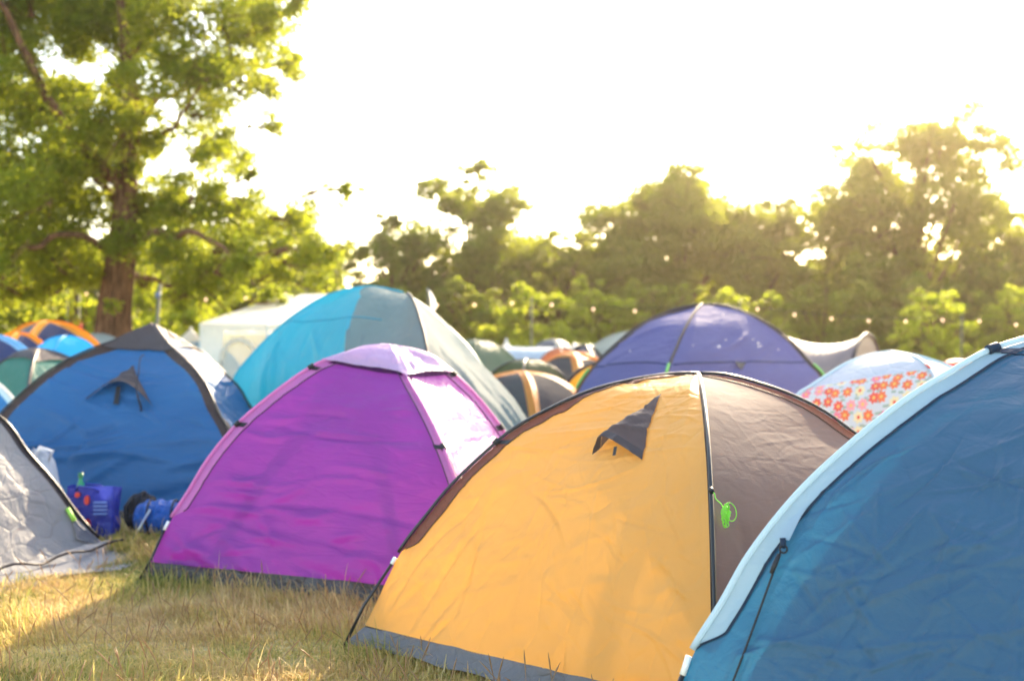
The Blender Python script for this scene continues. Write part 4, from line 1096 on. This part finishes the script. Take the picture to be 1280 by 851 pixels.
lob = [(20,20,62),(80,30,58),(150,0,62),(225,25,66),(300,25,58),(345,50,38),(60,115,55),(125,95,40),(232,112,48),(300,105,50),(340,105,28),
 (25,185,62),(95,205,50),(190,175,46),(262,165,42),(20,250,55),(90,270,55),(190,245,50),(250,255,48),(300,262,44),(340,285,42),(385,262,26),(415,235,18),(385,322,40),(330,325,40),
 (215,325,46),(265,350,40),(310,362,30),(30,315,55),(85,325,50),(-30,300,70),(-70,200,75),(-60,90,75),(60,-60,85),(170,-90,90),(280,-60,70),(-40,-20,80),
 (130,345,26),(185,365,28),(240,372,26),(55,350,40),(5,352,40),(-40,350,40),(405,330,22),(350,350,26),(375,20,24),(330,150,20),(318,205,14),(290,205,22),(100,385,16),(170,385,12),
 (150,215,40),(140,160,40),(120,255,34),(175,300,34),(130,300,36),(60,225,50),(215,70,40),(150,60,40),(45,80,45),(100,150,40),(300,310,34),(275,330,32),(10,120,55),(-10,60,60)]
LB = []
for x, y, r in lob:
    for k in range(2 if r > 36 else 1):
        LB.append((op(x + rng.normal()*8, y + rng.normal()*8, rng.uniform(-3.2, 3.2)), r*.01867*(.92 if r > 36 else 1)))
# twigs inside the lobes so no lobe hangs free
A = Acc()
for c, r in LB:
    for k in range(3):
        e = c + rng.normal(size=3)*r*.6; s = c + (np.array([OX+.6, OY, c[2]-.8]) - c)*.22
        A.tube(chaikin_resample(np.array([s, (s+c)/2 + rng.normal(size=3)*.15, e]), 8), np.linspace(.035, .008, 8), 5)
C = lobes_to_points(LB, rng, 2300, .8, .40)
C = np.concatenate([C, lobes_to_points(LB, rng, 700, .9, .85, nclump=3)])
# loose sprays along the ragged right-hand edge
sp = []
for x, y in ((395, 50), (405, 75), (388, 8), (352, 128), (345, 170), (330, 215), (352, 122), (425, 255), (405, 235), (438, 300), (360, 210)):
    c = op(x, y, rng.uniform(-1, 1)); s = min((l[0] for l in LB), key=lambda v: np.linalg.norm(v - c))
    for q in range(4):
        e = c + rng.normal(size=3)*np.array([.2, .25, .16]); m = (s+e)/2 + rng.normal(size=3)*.08
        A.tube(chaikin_resample(np.array([s, m, e]), 9), np.linspace(.016, .005, 9), 4)
        kk = rng.uniform(.25, 1.05, (16, 1)); sp.append(s*(1-kk)**2 + 2*m*kk*(1-kk) + e*kk**2 + rng.normal(size=(16, 3))*.07)
C = np.concatenate([C] + sp)
tag(A.build('twigs', BARK, oak), kind='stuff')
leaves('crown', C, .105, rng, LEAF_OAK, oak)
print('oak leaves', len(C))

def broad_tree(name, label, x, y, h, rx, trunk_r, seedn, mat, nl=15, per=900, leaf=.21, base=.30, airy=False, group=None, rz=None, squash=.42, fan=False):
    rng = np.random.default_rng(seedn)
    t = thing(name, (x, y, 0), label, 'tree' if h > 4.2 else 'shrub', group)
    zc = h*(1+base)/2; rz = rz or h*(1-base)/2
    lobes = []
    A = Acc()
    lean = rng.normal(size=2)*.03*h
    tp = chaikin_resample(np.array([[x, y, -.1], [x+lean[0]*.2, y, h*.25], [x+lean[0]*.6, y+lean[1]*.5, h*.55], [x+lean[0], y+lean[1], h*.93]]), 20)
    A.tube(tp, np.linspace(trunk_r, trunk_r*.12, 20)*(1 + .5*np.exp(-np.linspace(0, 14, 20))), 10)
    for k in range(nl):
        zz = -1 + 2*(k+.5)/nl; a = k*2.399 + rng.normal()*.35
        rad = math.sqrt(max(0, 1-zz*zz))*rng.uniform(.55, .98)
        c = np.array([x + lean[0]*(.5+zz*.5) + rx*rad*math.cos(a), y + rx*.85*rad*math.sin(a), zc + rz*zz*.86 + rng.normal()*.05*h])
        r = rx*rng.uniform(.34, .54)*(1 - .22*max(zz, 0))
        lobes.append((c, r))
        j = int(np.clip((c[2]-h*.22)/h*19*.75, 3, 16)); s = tp[j]
        m = (s+c)/2 + np.array([0, 0, -.05*h*rng.uniform(-.4, 1)])
        A.tube(chaikin_resample(np.array([s, m, c, c + (c-s)*.18]), 12), np.linspace(trunk_r*.36, .012, 12), 6)
        for q in range(4):
            e = c + rng.normal(size=3)*r*.7
            A.tube(chaikin_resample(np.array([m*.35+c*.65, (c+e)/2, e]), 6), np.linspace(trunk_r*.12, .01, 6), 4)
    lobes.append((np.array([x+lean[0], y+lean[1], zc+rz*.55]), rx*.42)); lobes.append((np.array([x, y, zc-rz*.2]), rx*.5))
    A.build('trunk', BARK, t)
    C = lobes_to_points(lobes, rng, per, .6, .36 if not airy else .30)
    C = C[C[:, 2] > .05]
    leaves('crown', C, leaf, rng, mat, t)
    return t
BT = 'trees along the far edge of the field'
rows = [
 # label, x, y, height, crown radius, trunk, seed, material, kwargs
 ('broad dark green tree just right of the oak, behind the turquoise tent', -5.9, 56, 7.3, 2.9, .26, 201, LEAF_DARK, dict(base=.12)),
 ('rounded green tree with a dome crown above the silver tent', -2.2, 60, 9.9, 3.3, .3, 222, LEAF_MID, dict(base=.2, nl=19)),
 ('lower yellow green tree in the dip of the treeline', 2.3, 62, 6.9, 2.9, .22, 203, LEAF_MID, dict(base=.1)),
 ('wide tree with a flat topped crown above the violet tent', 8.3, 62, 10.1, 4.6, .34, 204, LEAF_MID, dict(base=.25, nl=19)),
 ('dense mid height tree left of the tallest one', 15.2, 64, 8.6, 3.6, .3, 205, LEAF_DARK, dict(base=.2, nl=15)),
 ('tallest airy tree with forked limbs against the sun', 20.2, 60, 12.6, 4.9, .36, 206, LEAF_MID, dict(base=.33, nl=20, airy=True, per=650)),
 ('leafy tree at the right edge below the sun glow', 26.0, 62, 7.6, 3.5, .28, 207, LEAF_MID, dict(base=.15)),
 ('small dark tree behind the gazebo', -13.2, 58, 6.0, 3.1, .22, 208, LEAF_DARK, dict(base=.08)),
 ('dull green tree showing through the oak on its right', -18.2, 62, 7.4, 3.6, .25, 209, LEAF_MID, dict(base=.1)),
 ('dull green tree directly behind the oak trunk', -23.2, 60, 6.8, 3.5, .25, 210, LEAF_DARK, dict(base=.1)),
 ('leafy tree behind the oak at the left edge', -29.5, 62, 7.6, 3.9, .28, 211, LEAF_MID, dict(base=.1)),
 ('slim tree filling the gap right of the dome crowned tree', .2, 66, 6.4, 2.6, .2, 212, LEAF_DARK, dict(base=.1)),
 ('bushy tree left of the flat topped crown', 4.9, 65, 7.3, 2.8, .24, 213, LEAF_DARK, dict(base=.1)),
 ('bushy tree under the right of the flat topped crown', 12.0, 60, 6.6, 2.9, .22, 214, LEAF_MID, dict(base=.1)),
 ('rounded tree below the tallest one, to its left', 17.6, 57, 5.6, 2.8, .2, 215, LEAF_MID, dict(base=.05)),
 ('rounded tree below the tallest one, to its right', 22.6, 56, 5.4, 2.7, .2, 216, LEAF_DARK, dict(base=.05)),
]
for lb, x, y, h, r, trk, sd, mt, kw in rows:
    broad_tree('broadleaf_tree', lb, x, y, h, r, trk, sd, mt, group=BT, **kw)
BS = 'bushes in front of the treeline'
shr = [
 ('yellow green bush behind the far centre post', .8, 47, 3.7, 1.9, 301, LEAF_YEL), ('yellow green bush above the pale far tents', 3.7, 50, 3.9, 2.0, 302, LEAF_YEL),
 ('olive bush behind the left shoulder of the violet tent', 6.2, 52, 4.1, 2.2, 303, LEAF_MID), ('pale green bush over the top of the violet tent', 9.6, 51, 3.8, 2.1, 304, LEAF_YEL),
 ('dull bush between violet tent and bright tree', 13.4, 52, 4.1, 2.4, 305, LEAF_MID), ('dark bush behind the bright green tree', 17.4, 50, 4.0, 2.4, 306, LEAF_DARK),
 ('sunlit bush right of the bright green tree', 20.2, 47, 3.9, 2.2, 307, LEAF_YEL), ('large bush at the right edge of the treeline', 23.8, 50, 4.1, 2.6, 308, LEAF_MID),
 ('dark bush above the silver tent', -1.6, 50, 4.0, 2.0, 309, LEAF_DARK), ('dark bush left of the silver tent top', -5.0, 52, 4.1, 2.2, 310, LEAF_DARK),
 ('olive bush over the gazebo roof', -8.6, 50, 4.0, 2.2, 311, LEAF_MID), ('bright bush between the oak and the gazebo', -12.0, 46, 4.1, 2.3, 312, LEAF_YEL),
 ('sunlit bush right of the oak trunk', -15.0, 48, 4.0, 2.2, 313, LEAF_YEL), ('low bush left of the oak trunk', -18.6, 46, 3.6, 2.3, 314, LEAF_MID),
 ('dull bush at the left end of the treeline', -22.5, 49, 4.0, 2.6, 315, LEAF_MID), ('bush beyond the left edge of the field', -27, 50, 4.1, 2.6, 316, LEAF_MID),
 ('leafy green sucker shoot at the foot of the oak on its left', -10.35, 28.6, 2.75, .42, 317, LEAF_YEL)]
for lb, x, y, h, r, sd, mt in shr:
    big = h > 3
    broad_tree('bush', lb, x, y, h, r, .09 if big else .03, sd, mt, nl=10, per=800 if big else 700, leaf=.18 if big else .13, base=.0 if big else .3, group=BS)
broad_tree('young_tree', 'small bright lime green tree standing before the treeline at right', 13.4, 38, 3.2, 1.45, .09, 401, LEAF_YEL, nl=13, per=900, leaf=.15, base=.05)
# a tangled wood behind the front row closes the gaps low down
rng = np.random.default_rng(90)
LB = []
for k in range(300):
    x = rng.uniform(-48, 46); LB.append((np.array([x, rng.uniform(70, 78), rng.uniform(.5, 6.3 + 1.3*math.sin(x*.23))]), rng.uniform(1.3, 2.1)))
C = lobes_to_points(LB, rng, 190, .7, .5, nclump=7)
wd = leaves('far_wood', C, .5, rng, LEAF_DARK, None)
tag(wd, 'dense dark undergrowth filling the wood behind the treeline', 'wood', kind='stuff')

# ------------------------------------------------------------------ grass
def grass_mat():
    m, nt, N, L = new_mat('grass_blade')
    uv = N.new('ShaderNodeUVMap'); sp = N.new('ShaderNodeSeparateXYZ'); L.new(uv.outputs[0], sp.inputs[0])
    cr = N.new('ShaderNodeValToRGB'); e = cr.color_ramp.elements
    e[0].position = 0; e[0].color = (.12, .17, .03, 1); e[1].position = 1; e[1].color = (.82, .64, .30, 1)
    for p, c in ((.22, (.32, .34, .07, 1)), (.42, (.58, .48, .14, 1)), (.7, (.74, .56, .21, 1)), (.85, (.60, .41, .23, 1))):
        x = e.new(p); x.color = c
    L.new(sp.outputs[0], cr.inputs[0])
    pb = N.new('ShaderNodeBsdfPrincipled'); pb.inputs['Roughness'].default_value = .55; pb.inputs['Specular IOR Level'].default_value = .3
    L.new(cr.outputs[0], pb.inputs['Base Color'])
    tr = N.new('ShaderNodeBsdfTranslucent'); L.new(cr.outputs[0], tr.inputs[0])
    mx = N.new('ShaderNodeMixShader'); mx.inputs[0].default_value = .58; L.new(pb.outputs[0], mx.inputs[1]); L.new(tr.outputs[0], mx.inputs[2])
    out = N.new('ShaderNodeOutputMaterial'); L.new(mx.outputs[0], out.inputs[0])
    return m
GRASS = grass_mat()
rng = np.random.default_rng(7)
def inside(x, y, poly, grow):
    c = np.mean(poly, 0); P = [c + (np.array(p)-c)*grow for p in poly]
    ok = np.ones(len(x), bool)
    sgn = 0
    for i in range(4):
        a, b = P[i], P[(i+1) % 4]
        cr_ = (b[0]-a[0])*(y-a[1]) - (b[1]-a[1])*(x-a[0])
        if i == 0: sgn = np.sign(np.cross(b-a, c-a) if False else (b[0]-a[0])*(c[1]-a[1])-(b[1]-a[1])*(c[0]-a[0]))
        ok &= (cr_*sgn > 0)
    return ok
FOOT = [([(-.79, 5.93), (.765, 4.5), (2.70, 6.52), (1.19, 7.98)], .985), ([(.40, 3.60), (1.90, 2.20), (3.60, 4.30), (1.75, 5.05)], .97), ([(-2.31, 7.51), (-.17, 6.53), (.45, 8.38), (-1.46, 9.43)], .985),
        ([(-4.70, 10.30), (-2.00, 9.70), (-2.00, 12.10), (-4.72, 12.7)], .97), ([(-4.10, 6.0), (-2.92, 8.67), (-6.0, 10.0), (-7.0, 7.2)], 1.0)]
def blades(x, y, hscale, wscale, shift=0):
    n = len(x)
    dry = vnoise(x*.9, y*.9, 51)*.5 + vnoise(x*3.1, y*3.1, 52)*.35
    tint = np.clip(.60 + shift + .55*dry + rng.normal(size=n)*.17, 0, 1)
    flow = 2.0*vnoise(x*.8, y*.8, 53) + 1.2*vnoise(x*2.7, y*2.7, 54) + 2.2
    az = flow + rng.normal(size=n)*.95
    tall = np.clip(.65 + .55*vnoise(x*1.9, y*1.9, 55) + .25*vnoise(x*6, y*6, 56), .25, 1.4)
    h = hscale*tall*rng.lognormal(0, .35, n)*.085
    lean = np.clip(rng.normal(size=n)*.45 + 1.1 + .6*vnoise(x*1.4, y*1.4, 57), -.1, 1.9)
    w = wscale*rng.uniform(.0016, .0034, n)
    g = ground_z(x, y)
    dx, dy = np.cos(az), np.sin(az); px_, py_ = -dy, dx
    V = np.empty((n, 7, 3))
    for i, (s, ww) in enumerate(((0, 1), (.4, .85), (.75, .55))):
        a = lean*s*1.1
        r = h*s*np.sin(np.minimum(a, 1.5)); z = h*s*np.cos(np.minimum(a, 1.45))
        for k, sg in ((0, -1), (1, 1)):
            V[:, i*2+k, 0] = x + dx*r + sg*px_*w*ww; V[:, i*2+k, 1] = y + dy*r + sg*py_*w*ww; V[:, i*2+k, 2] = g + z - (.01 if i == 0 else 0)
    a = np.minimum(lean*1.2, 1.55)
    V[:, 6, 0] = x + dx*h*np.sin(a); V[:, 6, 1] = y + dy*h*np.sin(a); V[:, 6, 2] = g + h*np.cos(a)
    o = np.arange(n)[:, None]*7
    Q = np.concatenate([o + np.array([0, 1, 3, 2]), o + np.array([2, 3, 5, 4])]); T3 = o + np.array([4, 5, 6])
    uv = np.repeat(np.stack([tint, rng.uniform(0, 1, n)], 1)[:, None], 7, 1)
    return V.reshape(-1, 3), [Q, T3], uv.reshape(-1, 2)
def scatter(n, x0, x1, y0, y1):
    x = rng.uniform(x0, x1, n); y = rng.uniform(y0, y1, n)
    keep = np.ones(n, bool)
    for poly, g in FOOT: keep &= ~inside(x, y, poly, g)
    # nothing grows through the flap of the grey tent
    s = ((x+4.1)*1.18 + (y-6.0)*2.67)/(1.18**2+2.67**2); dd = (x+4.1)*.914 + (y-6.0)*(-.404)
    keep &= ~((s > 0) & (s < .97) & (dd > -.1) & (dd < .34))
    return x[keep], y[keep]
sets = [(230000, -4.6, 1.0, 3.7, 9.4, 1.0, 1.0), (40000, -8.5, -2, 3.0, 14, 1.1, 1.6), (60000, -2, 7, 2.0, 14, 1.1, 1.6), (26000, -9, 9, 13, 24, 1.3, 3.0), (7000, -5, 3, 1.2, 3.8, 1.0, 1.4)]
VV, QQ, TT, UU = [], [], [], []; off = 0
for n, x0, x1, y0, y1, hs_, ws in sets:
    x, y = scatter(n, x0, x1, y0, y1)
    V, (Q, T3), uv = blades(x, y, hs_, ws)
    VV.append(V); QQ.append(Q+off); TT.append(T3+off); UU.append(uv); off += len(V)
# denser tufts, each leaning and coloured its own way
cx_, cy_ = scatter(1500, -4.4, .9, 3.9, 9.3)
keep = vnoise(cx_*1.3, cy_*1.3, 58) > -.25
cx_, cy_ = cx_[keep], cy_[keep]
k = 46; sh = np.repeat(rng.normal(-.02, .26, len(cx_)), k)
rr_ = np.repeat(rng.uniform(.03, .09, len(cx_)), k)
x = np.repeat(cx_, k) + rng.normal(size=len(cx_)*k)*rr_; y = np.repeat(cy_, k) + rng.normal(size=len(cx_)*k)*rr_
V, (Q, T3), uv = blades(x, y, 1.35, .9, sh)
VV.append(V); QQ.append(Q+off); TT.append(T3+off); UU.append(uv); off += len(V)
gr = np_mesh('grass', np.concatenate(VV), [np.concatenate(QQ), np.concatenate(TT)], None, GRASS, np.concatenate(UU))
tag(gr, 'dry yellow green meadow grass around the tents', 'grass', kind='stuff')
# seed heads
A = Acc()
x, y = scatter(900, -4.2, .6, 4.2, 9.2)
for a, b in zip(x, y):
    h = rng.uniform(.12, .24); l = rng.normal(size=2)*.05; z0 = float(ground_z(a, b))
    pts = np.array([[a, b, z0], [a+l[0]*.4, b+l[1]*.4, z0+h*.5], [a+l[0], b+l[1], z0+h*.85], [a+l[0]*1.3, b+l[1]*1.3, z0+h]])
    A.tube(pts, [.0011, .001, .0034, .0008], 4)
SEED = fabric('seed_head', (.42, .26, .13), .4)
sd = A.build('seed_heads', SEED, None)
tag(sd, 'thin brown seed heads standing in the grass', 'grass', kind='stuff')

# ------------------------------------------------------------------ haze volume added to give the lens flare's warm glow
hz = bpy.data.materials.new('haze'); hz.use_nodes = True
nt = hz.node_tree; nt.nodes.clear()
pv = nt.nodes.new('ShaderNodeVolumePrincipled')
pv.inputs['Color'].default_value = (1.0, .84, .60, 1)
pv.inputs['Density'].default_value = .0005
pv.inputs['Anisotropy'].default_value = .84
out = nt.nodes.new('ShaderNodeOutputMaterial'); nt.links.new(pv.outputs[0], out.inputs['Volume'])
o = Acc().box((0, 40, 6.95), (150, 110, 16.1)).build('haze', hz, None, False)
tag(o, 'thin warm haze volume added over the field for the lens flare glow', 'haze', kind='stuff')
o.display_type = 'WIRE'
